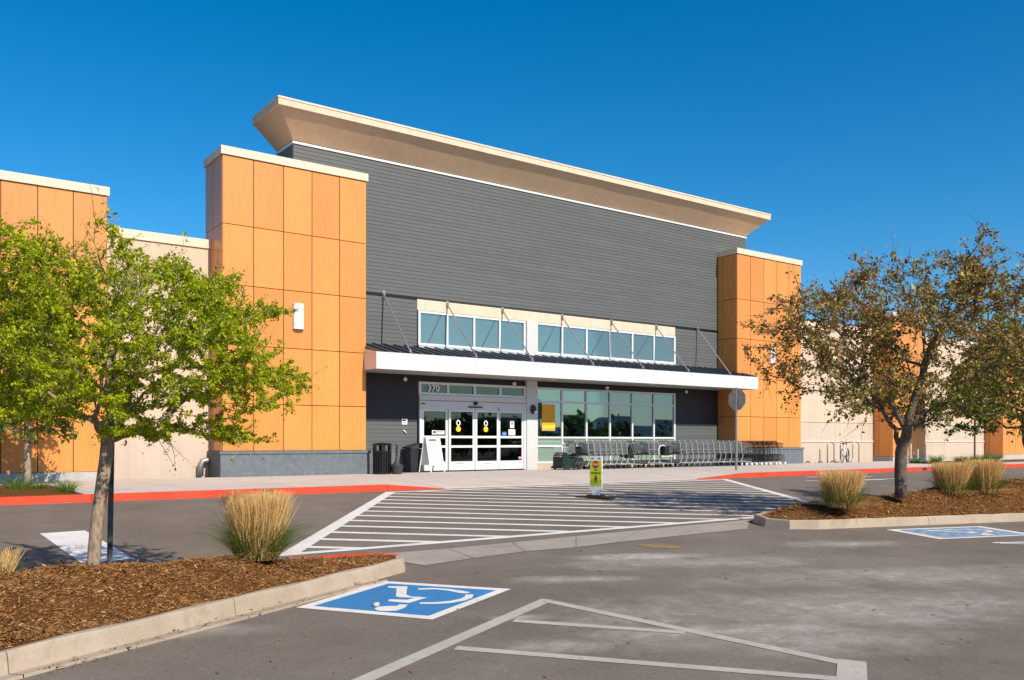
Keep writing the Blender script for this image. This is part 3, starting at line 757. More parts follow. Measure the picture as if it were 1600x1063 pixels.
# --- windows
def framed(name, xs, zs, y, fw, fmat, gmat, parent=BL, depth=.1, glass_rows=None, skip=()):
    y0, y1 = y-.02, y+depth-.02; f = None
    for i, xx in enumerate(xs):
        h_ = fw if 0 < i < len(xs)-1 else fw*1.15
        b_ = MB().box(xx-h_/2, xx+h_/2, y0, y1, zs[0]-fw/2, zs[-1]+fw/2)
        if f is None: f = PT(b_, name, fmat, parent)
        else: PT(b_, 'mullion', fmat, f)
    for zz in zs:
        for i in range(len(xs)-1): PT(MB().box(xs[i]+fw/2+.001, xs[i+1]-fw/2-.001, y0+.004, y1-.004, zz-fw/2, zz+fw/2), 'rail', fmat, f)
    for i in range(len(xs)-1):
        for j in range(len(zs)-1):
            if (i, j) in skip: continue
            gm = gmat[j] if isinstance(gmat, (list, tuple)) else gmat
            pm = MB().box(xs[i]+fw/2+.0015, xs[i+1]-fw/2-.0015, y+.03, y+.042, zs[j]+fw/2+.001, zs[j+1]-fw/2-.001)
            ta, tb = random.gauss(0, .005), random.gauss(0, .004); xm, zm = (xs[i]+xs[i+1])/2, (zs[j]+zs[j+1])/2
            pm.v = [(p[0], p[1]+ta*(p[0]-xm)+tb*(p[2]-zm), p[2]) for p in pm.v]; PT(pm, 'pane', gm, f)
    return f
xl0, xl1, xp0, xp1, xr1 = XY_(655, YW), XY_(819.5, YW), XY_(821, YW), XY_(837.2, YW), XY_(1054, YW)
wu = framed('upper_window', [xl0+(xl1-xl0)*k/4 for k in range(5)], [4.55, 5.67], YW, .075, 'frame_white', 'glass_upper')
PT(MB().box(xl0-.03, xl1+.03, YW-.05, YW+.1, 4.33, 4.5), 'sill', 'sill', wu)
wr0 = xp1+.04
wu2 = framed('upper_window', [wr0+(xr1-wr0)*k/6 for k in range(7)], [4.55, 5.67], YW, .075, 'frame_white', 'glass_upper')
PT(MB().box(wr0-.03, xr1+.03, YW-.05, YW+.1, 4.33, 4.5), 'sill', 'sill', wu2)
PT(MB().box(xp0, xp1, YW-.10, YW+.2, .1, 3.46).box(xp0, xp1, YW-.10, YW+.2, 4.3, 5.70), 'pilaster', 'pilaster')
sf = framed('storefront_window', [wr0+(xr1-wr0)*k/6 for k in range(7)], [.38, 1.0, 1.33, 2.71, 3.21], YW, .07, 'frame_white', ['glass_spandrel', 'glass_spandrel', 'glass_tint', 'glass_tint'])
PT(MB().box(wr0, xr1, YW-.02, YW+.12, .05, .34), 'plinth', 'stucco_low', sf)

# --- entrance with sliding doors
ex = [XY_(u, YW) for u in (656.2, 698, 740.3, 779, 820)]
en = framed('entrance', [ex[0]+(ex[4]-ex[0])*k/4 for k in range(5)], [2.84, 3.21], YW, .085, 'frame_white', 'glass_door')
PT(MB().box(ex[0]-.04, ex[4]+.03, YW-.06, YW+.08, 2.30, 2.79), 'door_header', 'pilaster', en)
PT(MB().box(ex[0]-.04, ex[4]+.03, YW-.066, YW+.0, 2.60, 2.615), 'header_seam', 'dark_core', en)
PT(MB().box(ex[0]-.04, ex[0]+.05, YW-.05, YW+.08, .13, 2.3).box(ex[4]-.06, ex[4]+.03, YW-.05, YW+.08, .13, 2.3), 'jamb', 'frame_white', en)
dxs = [(ex[0]+.06, ex[1]+.03, 0), (ex[1]+.04, ex[2]-.012, -.06), (ex[2]+.012, ex[3]-.04, -.06), (ex[3]-.02, ex[4]-.07, 0)]
LEAF = []
for (a, b, dy) in dxs:
    y = YW+dy; st = .085; zr = [.16, .47, .96, 1.04, 1.30, 1.38, 2.24, 2.30]
    lf = MB().box(a, a+st, y-.02, y+.03, .16, 2.3).box(b-st, b, y-.02, y+.03, .16, 2.3)
    for z0, z1 in ((.16, .47), (.96, 1.04), (1.30, 1.38), (2.24, 2.299)): lf.box(a+st+.0005, b-st-.0005, y-.018, y+.028, z0, z1)
    PT(lf, 'door_leaf', 'frame_white', en)
    for z0, z1 in ((.47, .96), (1.04, 1.30), (1.38, 2.24)): PT(MB().box(a+st, b-st, y+.002, y+.012, z0, z1), 'pane', 'glass_door', en)
    LEAF.append((a+st, b-st, y))
for xx in (ex[2], ex[3]-.03): PT(MB().box(xx-.009, xx+.009, YW-.075, YW-.02, .15, 2.3+(.12 if xx > ex[2] else 0)), 'weather_strip', 'ink', en)
t = text_mb('370', .33, .006); px = (ex[0]+ex[0]+(ex[4]-ex[0])/4)/2; t.xf(Matrix.Translation((px-.02, YW-.0, 3.025))); PT(t, 'address_number', 'sign_white', en, 'white street number 370 above the doors')
pp = PY(741, 636.5, YW); PT(MB().box(pp.x-.3, pp.x+.3, YW-.10, YW-.062, pp.z-.025, pp.z+.02), 'sensor_bar', 'ink', en)
PT(MB().lathe([(.02, 0), (.07, .02), (.085, .06), (.07, .11), (.02, .13)], (pp.x, YW-.1, pp.z+.07), 12), 'door_sensor', 'ink', en)
pp = PY(660, 631, YW); PT(MB().box(pp.x-.06, pp.x+.06, YW-.08, YW-.062, pp.z-.02, pp.z+.02), 'name_plate', 'ink', en)
def disc(cx, cz, r, y, mat, name='sticker', n=20, hole=0, label=None):
    m = MB(); a = [2*math.pi*k/n for k in range(n)]
    if hole: m.add([(cx+r*math.cos(t), y, cz+r*1.25*math.sin(t)) for t in a]+[(cx+hole*math.cos(t), y, cz+hole*1.3*math.sin(t)) for t in a], [(k, (k+1)%n, n+(k+1)%n, n+k) for k in range(n)])
    else: m.flat([(cx+r*math.cos(t), y, cz+r*math.sin(t)) for t in a])
    PT(m, name, mat, en, label)
for (u, v) in ((716.3, 670.5), (759.2, 671)):
    y = YW-.062; q = PY(u, v, y); disc(q.x, q.z, .10, y, 'sticker_yellow', label='yellow round door sticker')
    disc(q.x, q.z, .05, y-.001, 'ink'); disc(q.x, q.z, .042, y-.002, 'sticker_yellow')
    disc(q.x, q.z+.215, .085, y, 'sign_white', hole=.05, label='white ring shaped door sticker')
def rect(u0, v0, u1, v1, mat, y=YW-.004, label=None, par=en, name='sticker'):
    a, b = PY(u0, v0, y), PY(u1, v1, y)
    return PT(MB().box(min(a.x, b.x), max(a.x, b.x), y-.002, y, min(a.z, b.z), max(a.z, b.z)), name, mat, par, label)
rect(675, 672.5, 682, 679, 'sign_white'); rect(676.5, 673.6, 680.8, 677, 'ink', YW-.0065); rect(683, 673, 694.5, 679, 'sign_white'); rect(683.6, 674.2, 693.8, 675.2, 'sticker_red', YW-.0065); rect(685, 676.5, 693, 677.2, 'sticker_red', YW-.0065)
rect(797, 657.5, 803.3, 669, 'sign_white'); rect(798, 660, 802.4, 664, 'register', YW-.0065); rect(794.5, 671, 805, 680.3, 'sign_white', label='white paper notice on the door glass')
rect(784.5, 674.8, 791.3, 681.6, 'sticker_blue', label='blue accessibility sticker on the door glass'); rect(785.2, 677.4, 790.8, 678.2, 'sign_white', YW-.0065)
rect(810, 713.5, 816, 717.5, 'sticker_red'); rect(810.4, 714.4, 815.6, 715.6, 'sign_white', YW-.0065); rect(810, 717.6, 816, 720.6, 'sticker_blue')
for (u0, u1) in ((713, 725), (757, 768)):
    a = PY(u0, 724, YW-.09); b = PY(u1, 724, YW-.09)
    for k in range(8): PT(MB().box(a.x+(b.x-a.x)*k/8, a.x+(b.x-a.x)*(k+.6)/8, YW-.083, YW-.0815, a.z-.012, a.z+.012), 'caution_mark', 'ink', en)
# small fixtures on the siding
def rect_w(u0, v0, u1, v1, mat, name, dpt=.02, lab=None):
    a, b = PY(u0, v0, YW), PY(u1, v1, YW)
    return PT(MB().box(a.x, b.x, YW-.014-dpt, YW-.0135, b.z, a.z), name, mat, BL, lab)
nt_ = rect_w(627.5, 654.5, 635.8, 663.5, 'sign_white', 'wall_notice', .012)
rect(628.6, 655.6, 634.6, 658.5, 'ink', YW-.0275, par=nt_, name='notice_symbol'); rect(628.6, 660, 634.6, 660.8, 'ink', YW-.0275, par=nt_, name='notice_line')
a = PY(631.5, 674.5, YW); PT(MB().tube([(a.x-.06, YW-.03, a.z+.05), (a.x, YW-.05, a.z), (a.x+.05, YW-.04, a.z-.05)], .02, 6), 'hook', 'sign_white')
for (u, v) in ((630.5, 593), (801, 600), (946, 606.5), (1069.5, 612.5)):
    a = PY(u, v, YW); PT(MB().lathe([(.02, -.02), (.055, 0), (.075, .05), (.055, .1), (.03, .12)], (a.x, YW-.11, a.z-.05), 14).box(a.x-.02, a.x+.02, YW-.08, YW, a.z-.01, a.z+.03), 'security_camera', 'sign_white', BL, smooth=False)
a = PY(831.7, 640, YW-.1); sc = PT(MB().lathe([(.03, -.17), (.10, -.10), (.115, 0), (.10, .10), (.04, .17)], (a.x, YW-.17, a.z), 14), 'wall_light', 'ink')
PT(MB().lathe([(.02, -.06), (.05, -.03), (.05, .03), (.02, .05)], (a.x+.03, YW-.27, a.z-.1), 10), 'light_lens', 'lamp_glass', sc)

# --- canopy
CX0, CX1, CY = XY_(588.2, 24.25), XY_(1184.6, 24.25), 24.25
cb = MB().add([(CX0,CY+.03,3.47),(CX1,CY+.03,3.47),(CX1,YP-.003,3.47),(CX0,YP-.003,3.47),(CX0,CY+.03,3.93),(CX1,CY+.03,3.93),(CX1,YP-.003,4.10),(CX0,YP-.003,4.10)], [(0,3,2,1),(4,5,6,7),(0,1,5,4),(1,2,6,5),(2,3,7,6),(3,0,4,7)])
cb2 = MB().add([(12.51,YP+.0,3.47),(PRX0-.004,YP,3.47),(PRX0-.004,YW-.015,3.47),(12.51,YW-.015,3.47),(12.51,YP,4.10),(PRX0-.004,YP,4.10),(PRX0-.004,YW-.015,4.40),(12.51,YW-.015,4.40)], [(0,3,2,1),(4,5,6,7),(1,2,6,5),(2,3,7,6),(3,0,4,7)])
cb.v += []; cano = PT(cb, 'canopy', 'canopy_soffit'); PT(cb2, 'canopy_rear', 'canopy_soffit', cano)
fxs = [CX0-.004, 16.2, XY_(830, CY), 24.0, 27.5, CX1+.004]
for a, b in zip(fxs, fxs[1:]): PT(MB().box(a+(.003 if a > CX0 else 0), b-(.003 if b < CX1 else 0), CY, CY+.027, 3.44, 3.97), 'fascia', 'canopy_white', cano)
for xx in (CX0-.004, CX1-.02): PT(MB().add([(xx,CY+.028,3.442),(xx+.024,CY+.028,3.442),(xx+.024,YP-.002,3.442),(xx,YP-.002,3.442),(xx,CY+.028,3.97),(xx+.024,CY+.028,3.97),(xx+.024,YP-.002,4.13),(xx,YP-.002,4.13)], [(0,3,2,1),(4,5,6,7),(0,1,5,4),(1,2,6,5),(2,3,7,6),(3,0,4,7)]), 'end_fascia', 'canopy_white', cano)
def rz(y): return 3.955+(y-CY)*(4.44-3.955)/(YW-.02-CY)
rs = MB().add([(CX0+.025,CY+.03,rz(CY+.03)),(CX1-.025,CY+.03,rz(CY+.03)),(CX1-.025,YP-.004,rz(YP)),(CX0+.025,YP-.004,rz(YP))], [(0,1,2,3)]).add([(12.51,YP-.004,rz(YP)),(PRX0-.004,YP-.004,rz(YP)),(PRX0-.004,YW-.016,rz(YW-.016)),(12.51,YW-.016,rz(YW-.016))], [(0,1,2,3)])
PT(rs, 'roof_sheet', 'roof_black', cano)
ns = 46
for k in range(ns+1):
    xx = CX0+.06+(CX1-CX0-.12)*k/ns
    yb_ = YW-.02 if 12.55 < xx < PRX0-.03 else YP-.006
    PT(MB().add([(xx-.014,CY+.03,rz(CY+.03)),(xx+.014,CY+.03,rz(CY+.03)),(xx+.014,yb_,rz(yb_)),(xx-.014,yb_,rz(yb_)),(xx-.014,CY+.03,rz(CY+.03)+.05),(xx+.014,CY+.03,rz(CY+.03)+.05),(xx+.014,yb_,rz(yb_)+.05),(xx-.014,yb_,rz(yb_)+.05)], [(4,5,6,7),(0,1,5,4),(1,2,6,5),(3,0,4,7)]), 'roof_seam', 'seam_metal', cano)
for u, vt in ((598.5, 466), (698, 0), (784, 0), (877, 0), (954, 0), (1024, 0), (1088.5, 0)):
    xx = XY_(u, YW); zt = 6.0 if 690 < u < 1050 else 6.12
    PT(MB().tube([(xx, YW-.06, zt), (xx, CY+.12, rz(CY+.12)+.09)], .026, 8), 'tie_rod', 'steel', cano)
    PT(MB().box(xx-.05, xx+.05, YW-.05, YW-.031, zt-.12, zt+.13).box(xx-.012, xx+.012, YW-.13, YW-.05, zt-.06, zt+.06).tube([(xx-.035,YW-.06,zt),(xx+.035,YW-.06,zt)], .05, 10), 'rod_bracket', 'galv', cano)
    PT(MB().box(xx-.035, xx+.035, CY+.05, CY+.2, rz(CY+.1)+.03, rz(CY+.1)+.06).box(xx-.02, xx+.02, CY+.08, CY+.16, rz(CY+.1)+.06, rz(CY+.1)+.15), 'rod_foot', 'steel', cano)
for u in (672, 857, 1010, 1089):
    a = XY_(u, 25.3); PT(MB().lathe([(.09, 3.45), (.09, 3.469)], (a, 25.0, 0), 14), 'downlight', 'lamp_glass', cano)

# --- interior behind the glass
PT(MB().box(12.6, 34, YW+.32, 40, -.02, .14), 'shop_floor', 'interior_floor')
PT(MB().box(12.6, 34, 40, 40.2, .15, 6.4).box(12.4, 12.6, YW+.31, 40, .15, 6.4).box(34, 34.2, YW+.31, 40, .15, 6.4), 'inner_wall', 'interior')
PT(MB().box(12.6, 34, YW+.31, 39.99, 3.3, 3.45), 'ceiling', 'register')
PT(MB().box(12.6, 34, YW+2.2, YW+2.3, 3.46, 6.4), 'bulkhead', 'bulkhead')
for i, (u, w_, h_) in enumerate(((860, .5, .5), (920, 1.2, .62), (934, .3, 1.15), (985, .7, .6), (1015, 1.4, .55))):
    xx = XY_(u, YW)+.9; PT(MB().box(xx-w_/2, xx+w_/2, YW+1.2, YW+1.7, .15, .9+h_).box(xx-w_/2-.05, xx+w_/2+.05, YW+1.15, YW+1.75, .9+h_, .95+h_), 'counter', 'register')
# downpipe elbow
a = PY(318, 735, YW-.12)
PT(MB().tube([(8.02, YW-.16, .62), (7.78, YW-.16, .62), (7.70, YW-.16, .6), (7.64, YW-.16, .5), (7.63, YW-.16, .16)], .09, 12), 'downpipe', 'galv', smooth=True)

# poster hanging inside the storefront
q0, q1 = PY(846.7, 632, YW+.02), PY(867.3, 672.8, YW+.02)
ps = MB().box(q0.x, q1.x, YW+.018, YW+.022, q1.z, q0.z)
po = thing('poster', (q0.x, YW+.02, q1.z), 'orange poster hanging in the first storefront pane beside the pilaster', 'poster')
build(ps, 'poster_sheet', M['poster_orange'], po); hh = q0.z-q1.z
build(MB().box(q0.x+.02, q1.x-.02, YW+.0145, YW+.0175, q1.z+.06, q1.z+hh*.2), 'poster_band', M['poster_light'], po)
build(MB().box(q0.x, q1.x, YW+.013, YW+.026, q1.z-.02, q1.z-.001).box(q0.x, q1.x, YW+.013, YW+.026, q0.z+.001, q0.z+.02), 'poster_rail', M['steel'], po)

# ================================================================ THINGS ON THE SIDEWALK
Z0 = .152
# slatted litter bin
lx, ly = 12.84, 24.62
t = thing('litter_bin', (lx, ly, Z0), 'black slatted steel litter bin against the wall left of the doors', 'litter bin')
build(MB().lathe([(.22, Z0+.04), (.24, Z0+.06), (.24, Z0+.72), (.22, Z0+.74)], (lx, ly, 0), 20), 'liner', M['ink'], t)
for z, r in ((Z0+.05, .275), (Z0+.70, .275), (Z0+.92, .285)): build(MB().tube([(lx+r*math.cos(a), ly+r*math.sin(a), z) for a in [2*math.pi*k/24 for k in range(24)]], .02, 6, closed=True), 'ring', M['black_metal'], t)
for k in range(22):
    a = 2*math.pi*k/22; c, s = math.cos(a), math.sin(a); m = MB()
    m.box(-.007, .007, -.025, .025, 0, .70, Matrix.Translation((lx+.285*c, ly+.285*s, Z0+.02)) @ Matrix.Rotation(a, 4, 'Z'))
    build(m, 'slat', M['black_metal'], t)
for k in range(6):
    a = 2*math.pi*k/6+.2; build(MB().box(-.012, .012, -.06, .06, 0, .2, Matrix.Translation((lx+.28*math.cos(a), ly+.28*math.sin(a), Z0+.72)) @ Matrix.Rotation(a, 4, 'Z')), 'upright', M['black_metal'], t)
build(MB().lathe([(.30, Z0+.92), (.31, Z0+.94), (.26, Z0+.97), (.12, Z0+.985), (.02, Z0+.99)], (lx, ly, 0), 20), 'lid', M['black_metal'], t)
# smokers' urn
ux, uy = 13.22, 24.35
t = thing('smoking_urn', (ux, uy, Z0), 'bell shaped dark grey cigarette urn with a tall neck beside the black bin', 'ash urn')
build(MB().lathe([(.14, Z0), (.155, Z0+.02), (.19, Z0+.2), (.21, Z0+.23), (.21, Z0+.26), (.195, Z0+.265)], (ux, uy, 0), 24), 'pot', M['urn'], t, smooth=False)
build(MB().lathe([(.185, Z0+.266), (.15, Z0+.3), (.09, Z0+.36), (.055, Z0+.44), (.042, Z0+.55), (.038, Z0+.86), (.045, Z0+.87), (.045, Z0+.93), (.02, Z0+.95)], (ux, uy, 0), 20), 'neck', M['urn'], t, smooth=True)
# plain waste bin behind the A-frame board
bx, by = 14.62, 25.78
t = thing('waste_bin', (bx, by, Z0), 'dark navy plastic waste bin half hidden behind the white A-frame board', 'waste bin')
build(MB().add([(bx-.19,by-.19,Z0),(bx+.19,by-.19,Z0),(bx+.19,by+.19,Z0),(bx-.19,by+.19,Z0),(bx-.25,by-.25,Z0+.78),(bx+.25,by-.25,Z0+.78),(bx+.25,by+.25,Z0+.78),(bx-.25,by+.25,Z0+.78)], [(0,3,2,1),(4,5,6,7),(0,1,5,4),(1,2,6,5),(2,3,7,6),(3,0,4,7)]), 'body', M['bin_plastic'], t)
build(MB().add([(bx-.28,by-.28,Z0+.79),(bx+.28,by-.28,Z0+.79),(bx+.28,by+.28,Z0+.79),(bx-.28,by+.28,Z0+.79),(bx-.28,by-.28,Z0+.84),(bx+.2,by-.24,Z0+.98),(bx+.2,by+.24,Z0+.98),(bx-.28,by+.28,Z0+.84)], [(0,3,2,1),(4,5,6,7),(0,1,5,4),(1,2,6,5),(2,3,7,6),(3,0,4,7)]), 'lid', M['bin_plastic'], t)
# A-frame board
o = Vector((.155, -.988, 0)); wv = Vector((.988, .155, 0)); bc = Vector((15.03, 25.25, Z0))
t = thing('a_frame_board', bc, 'white A-frame board with small printed notice left of the sliding doors', 'sandwich board')
def aleaf(sgn, name):
    foot = bc+o*(.30*sgn); topp = bc+o*(.02*sgn)+UP*1.2; n_ = (topp-foot); L = n_.length; n_.normalize(); nn = wv.cross(n_)*1
    nn = n_.cross(wv)*(-1) if False else wv.cross(n_); 
    if nn.dot(o)*sgn < 0: nn = -nn
    Mx = Matrix((( wv.x, n_.x, nn.x, foot.x), (wv.y, n_.y, nn.y, foot.y), (wv.z, n_.z, nn.z, foot.z), (0,0,0,1)))
    fr = MB().box(-.31, -.27, 0, L, 0, .025, Mx).box(.27, .31, 0, L, 0, .025, Mx).box(-.2695, .2695, L-.05, L, 0, .025, Mx).box(-.2695, .2695, .24, .29, 0, .025, Mx)
    f = build(fr, name, M['sign_white'], t); build(MB().box(-.268, .268, .291, L-.051, .004, .016, Mx), 'sheet', M['sign_white'], f); return f, Mx, L
f, Mx, L = aleaf(1, 'front_leaf'); aleaf(-1, 'rear_leaf')
rr_ = random.Random(3); y = L-.16
build(MB().box(-.19, .13, y, y+.055, .0165, .018, Mx), 'heading', M['ink'], f)
ln = MB(); y -= .09
while y > .34:
    xx = -.2; end = rr_.uniform(.05, .21)
    while xx < end: wd = rr_.uniform(.02, .06); ln.box(xx, xx+wd, y, y+.016, .0165, .0175, Mx); xx += wd+.012
    y -= rr_.choice([.034, .034, .034, .06])
build(ln, 'printed_lines', M['urn'], f)

# ---- shopping carts
def wire(m, a, b, r=.006):
    m.tube([a, b], r, 4, caps=False)
def basket(m, x0, x1, w0, w1, zt0, zt1, zb0, zb1, nx, nz, ny, r=.006, rear=True):
    def P_(s, side, t): return (x0+(x1-x0)*s, side*((w0+(w1-w0)*s)*(1-.12*(1-t))), (zb0+(zb1-zb0)*s)*(1-t)+(zt0+(zt1-zt0)*s)*t)
    for side in (-1, 1):
        for k in range(nx+1): wire(m, P_(k/nx, side, 0), P_(k/nx, side, 1), r*.7)
        for k in range(nz+1): wire(m, P_(0, side, k/nz), P_(1, side, k/nz), r*(1.7 if k in (0, nz) else .7))
    for e in ((0, 1) if rear else (1,)):
        for k in range(1, ny): wire(m, tuple(Vector(P_(e,-1,0)).lerp(Vector(P_(e,1,0)), k/ny)), tuple(Vector(P_(e,-1,1)).lerp(Vector(P_(e,1,1)), k/ny)), r*.7)
        for k in range(nz+1): wire(m, P_(e,-1,k/nz), P_(e,1,k/nz), r*(1.7 if k in (0, nz) else .7))
    for k in range(nx+1): wire(m, P_(k/nx,-1,0), P_(k/nx,1,0), r*.7)
def wheel(m, x, y):
    m.lathe([(.02, -.016), (.06, -.016), (.065, -.008), (.065, .008), (.06, .016), (.02, .016)], (x, y, .066), 12, Matrix.Rotation(R(90), 4, 'X'))
def cart_big(main, basketmat):
    t = thing('shopping_cart', (0,0,0), 'x', 'shopping cart')
    m = MB(); basket(m, .10, .92, .27, .19, 1.0, .88, .54, .60, 10, 6, 9, .006); build(m, 'basket', M[basketmat], t)
    for s in (-1, 1):
        build(MB().tube([(-.02, s*.26, 1.04), (.06, s*.265, .98), (.10, s*.265, .56), (.19, s*.25, .46), (.14, s*.25, .30), (.04, s*.26, .20), (.02, s*.26, .13)], .014, 6), 'side_frame', M[main], t)
        build(MB().tube([(.03, s*.25, .20), (.45, s*.23, .17), (.86, s*.17, .15), (.88, s*.17, .11)], .014, 6), 'chassis_rail', M[main], t)
    for pa in (((.15, -.24, .30), (.15, .24, .30)), ((.86, -.17, .15), (.86, .17, .15)), ((.5, -.22, .17), (.5, .22, .17))): build(MB().tube(pa, .011, 6), 'cross_bar', M[main], t)
    build(MB().tube([(-.03, -.29, 1.04), (-.03, .29, 1.04)], .02, 8), 'handle', M[main], t)
    fl = MB(); Mx = Matrix.Translation((.085, 0, .60)) @ Matrix.Rotation(R(-4), 4, 'Y')
    fl.box(-.006, .006, -.235, .235, 0, .10, Mx).box(-.006, .006, -.235, .235, .30, .36, Mx)
    for k in range(9): fl.box(-.005, .005, -.235+.0535*k, -.235+.0535*k+.036, .1005, .2995, Mx)
    build(fl, 'child_seat_flap', M['cart_flap'], t)
    build(MB().box(.1, .32, -.22, .22, .70, .715), 'seat_plate', M[main], t)
    build(MB().box(.14, .84, -.19, .19, .50, .53), 'basket_shade_plate', M['cart_dark'], t)  # solid dark plate added, standing in for shade under the basket
    build(MB().box(.10, .82, -.215, .215, .19, .215).box(.10, .82, -.218, -.203, .2155, .30).box(.10, .82, .203, .218, .2155, .30), 'lower_rack', M['cart_dark'], t)
    for x, yy in ((.02, -.26), (.02, .26), (.88, -.17), (.88, .17)):
        w_ = MB(); wheel(w_, x, yy); build(w_, 'wheel', M['tyre'], t)
    return t
def cart_small():
    t = thing('two_tier_cart', (0,0,0), 'x', 'shopping cart')
    m = MB(); basket(m, .10, .62, .22, .16, 1.0, .93, .76, .78, 7, 3, 7, .006); build(m, 'upper_basket', M['cart_black'], t)
    m = MB(); basket(m, .10, .68, .23, .18, .46, .42, .22, .24, 7, 3, 7, .006); build(m, 'lower_basket', M['cart_black'], t)
    for s in (-1, 1):
        build(MB().tube([(-.02, s*.22, 1.04), (.05, s*.225, 1.0), (.10, s*.225, .74), (.14, s*.225, .45), (.08, s*.225, .22), (.02, s*.225, .13)], .014, 6), 'side_frame', M['cart_black'], t)
        build(MB().tube([(.1, s*.22, .74), (.30, s*.2, .72), (.34, s*.2, .46)], .011, 6), 'basket_support', M['cart_black'], t)
        build(MB().tube([(.03, s*.22, .18), (.72, s*.16, .17), (.74, s*.16, .11)], .013, 6), 'chassis_rail', M['cart_black'], t)
    build(MB().tube([(-.03, -.25, 1.04), (-.03, .25, 1.04)], .018, 8), 'handle', M['cart_black'], t)
    for x, yy in ((.02, -.22), (.02, .22), (.74, -.16), (.74, .16)):
        w_ = MB(); wheel(w_, x, yy); build(w_, 'wheel', M['cart_flap'], t)
    return t
CYR = 24.45
def cx_at(u): return XY_(u, CYR)
cg = cart_big('cart_grey', 'cart_mid'); kg = kidmap(cg)
cd = cart_big('cart_dark', 'cart_black'); kd = kidmap(cd)
cs = cart_small(); ks = kidmap(cs)
GRP = {'g': 'grey shopping carts nested along the shop front', 'd': 'dark shopping carts breaking up the nested grey row', 's': 'black two tier carts at the right end of the row'}
LBL = {'g': 'grey shopping cart with pale child seat flap nested in the row under the window',
       's': 'black wire two tier cart nested at the right end of the cart row'}
rows = []
for k, u in enumerate((909, 919, 927.5, 936, 944.5, 952.8, 961.2, 969.5)): rows.append(('g', u))
for u in (1004, 1011.5, 1019): rows.append(('g', u))
uu = 1054
while uu < 1149: rows.append(('g', uu)); uu += 8.6
uu = 1152.5
while uu < 1206: rows.append(('s', uu)); uu += 7.6
ORD = 'first second third fourth fifth sixth seventh eighth ninth tenth eleventh twelfth thirteenth fourteenth'.split()
ng = sum(1 for r in rows if r[0] == 'g'); nsm = len(rows)-ng; LB = []
for i, (kd_, u) in enumerate(rows):
    if kd_ == 's': LB.append('black two tier wire cart, '+ORD[nsm-1-(i-ng)]+' from the right end of the cart row')
    elif i < 8: LB.append('grey nested shopping cart, '+ORD[i]+' to the right of the green motor cart')
    elif i < 11: LB.append('grey nested shopping cart, '+ORD[i-8]+' to the right of the black infant seat')
    else: LB.append('grey nested shopping cart in the long right bank, '+ORD[i-11]+' from the white looped handle')
first = {'g': True, 's': True}
for (kind, u), lb_ in zip(rows, LB):
    src, kk = (cg, kg) if kind == 'g' else (cs, ks)
    if first[kind]: o_ = src; first[kind] = False
    else: o_ = copy_tree(src, kk)
    o_.location = (cx_at(u), CYR+random.uniform(-.025, .025), Z0); o_.rotation_euler = (0, 0, random.uniform(-.02, .02)); tag(o_, lb_, 'shopping cart', GRP[kind])
for i, (u, lb) in enumerate(((890, 'dark basketed shopping cart leading the row beside the green motor cart'), (986, 'dark shopping cart behind the black infant seat in the middle of the row'), (1036, 'dark shopping cart to the right of the white looped handle in the row'))):
    o_ = cd if i == 0 else copy_tree(cd, kd)
    o_.location = (cx_at(u), CYR+.02, Z0); tag(o_, lb, 'shopping cart', GRP['d'])
# white looped handle of the disabled-seat cart and the black infant seat
ix = cx_at(977); t = thing('infant_seat_cart', (ix, CYR-.06, Z0), 'black padded infant seat cart wedged among the grey carts', 'shopping cart')
build(MB().add([(ix-.12,CYR-.3,Z0+.45),(ix+.2,CYR-.3,Z0+.38),(ix+.2,CYR+.2,Z0+.38),(ix-.12,CYR+.2,Z0+.45),(ix-.1,CYR-.28,Z0+.8),(ix+.06,CYR-.26,Z0+.86),(ix+.06,CYR+.16,Z0+.86),(ix-.1,CYR+.18,Z0+.8)], [(0,3,2,1),(4,5,6,7),(0,1,5,4),(1,2,6,5),(2,3,7,6),(3,0,4,7)]), 'seat_shell', M['cart_black'], t)
build(MB().tube([(ix-.1,CYR-.3,Z0+.7),(ix-.02,CYR-.3,Z0+.92),(ix+.1,CYR-.3,Z0+.9),(ix+.2,CYR-.3,Z0+.6)], .02, 6).tube([(ix-.1,CYR+.2,Z0+.7),(ix-.02,CYR+.2,Z0+.92),(ix+.1,CYR+.2,Z0+.9),(ix+.2,CYR+.2,Z0+.6)], .02, 6), 'seat_arms', M['cart_black'], t)
build(MB().tube([(ix-.08,CYR-.24,Z0+.45),(ix-.05,CYR-.24,Z0+.1)], .015, 6).tube([(ix+.2,CYR-.24,Z0+.4),(ix+.25,CYR-.24,Z0+.1)], .015, 6).tube([(ix-.08,CYR+.14,Z0+.45),(ix-.05,CYR+.14,Z0+.1)], .015, 6).tube([(ix+.2,CYR+.14,Z0+.4),(ix+.25,CYR+.14,Z0+.1)], .015, 6), 'legs', M['cart_grey'], t)
w_ = MB()
for dx, dy in ((-.05,-.24),(.25,-.24),(-.05,.14),(.25,.14)):
    w_ = MB(); w_.lathe([(.02,-.016),(.06,-.016),(.065,0),(.06,.016),(.02,.016)], (ix+dx, CYR+dy, Z0+.066), 12, Matrix.Rotation(R(90), 4, 'X')); build(w_, 'wheel', M['tyre'], t)
hx = cx_at(1019.5); t = thing('looped_handle_cart', (hx, CYR-.35, Z0), 'white looped push handle cart with black seat standing in front of the row', 'shopping cart')
build(MB().tube([(hx-.02,CYR-.38,Z0+.5),(hx-.05,CYR-.38,Z0+.72),(hx+.04,CYR-.38,Z0+.86),(hx+.22,CYR-.38,Z0+.88),(hx+.40,CYR-.38,Z0+.8)], .02, 8), 'loop_handle', M['panel_white'], t)
build(MB().box(hx+.15, hx+.42, CYR-.52, CYR-.3, Z0+.48, Z0+.84), 'seat', M['cart_black'], t)
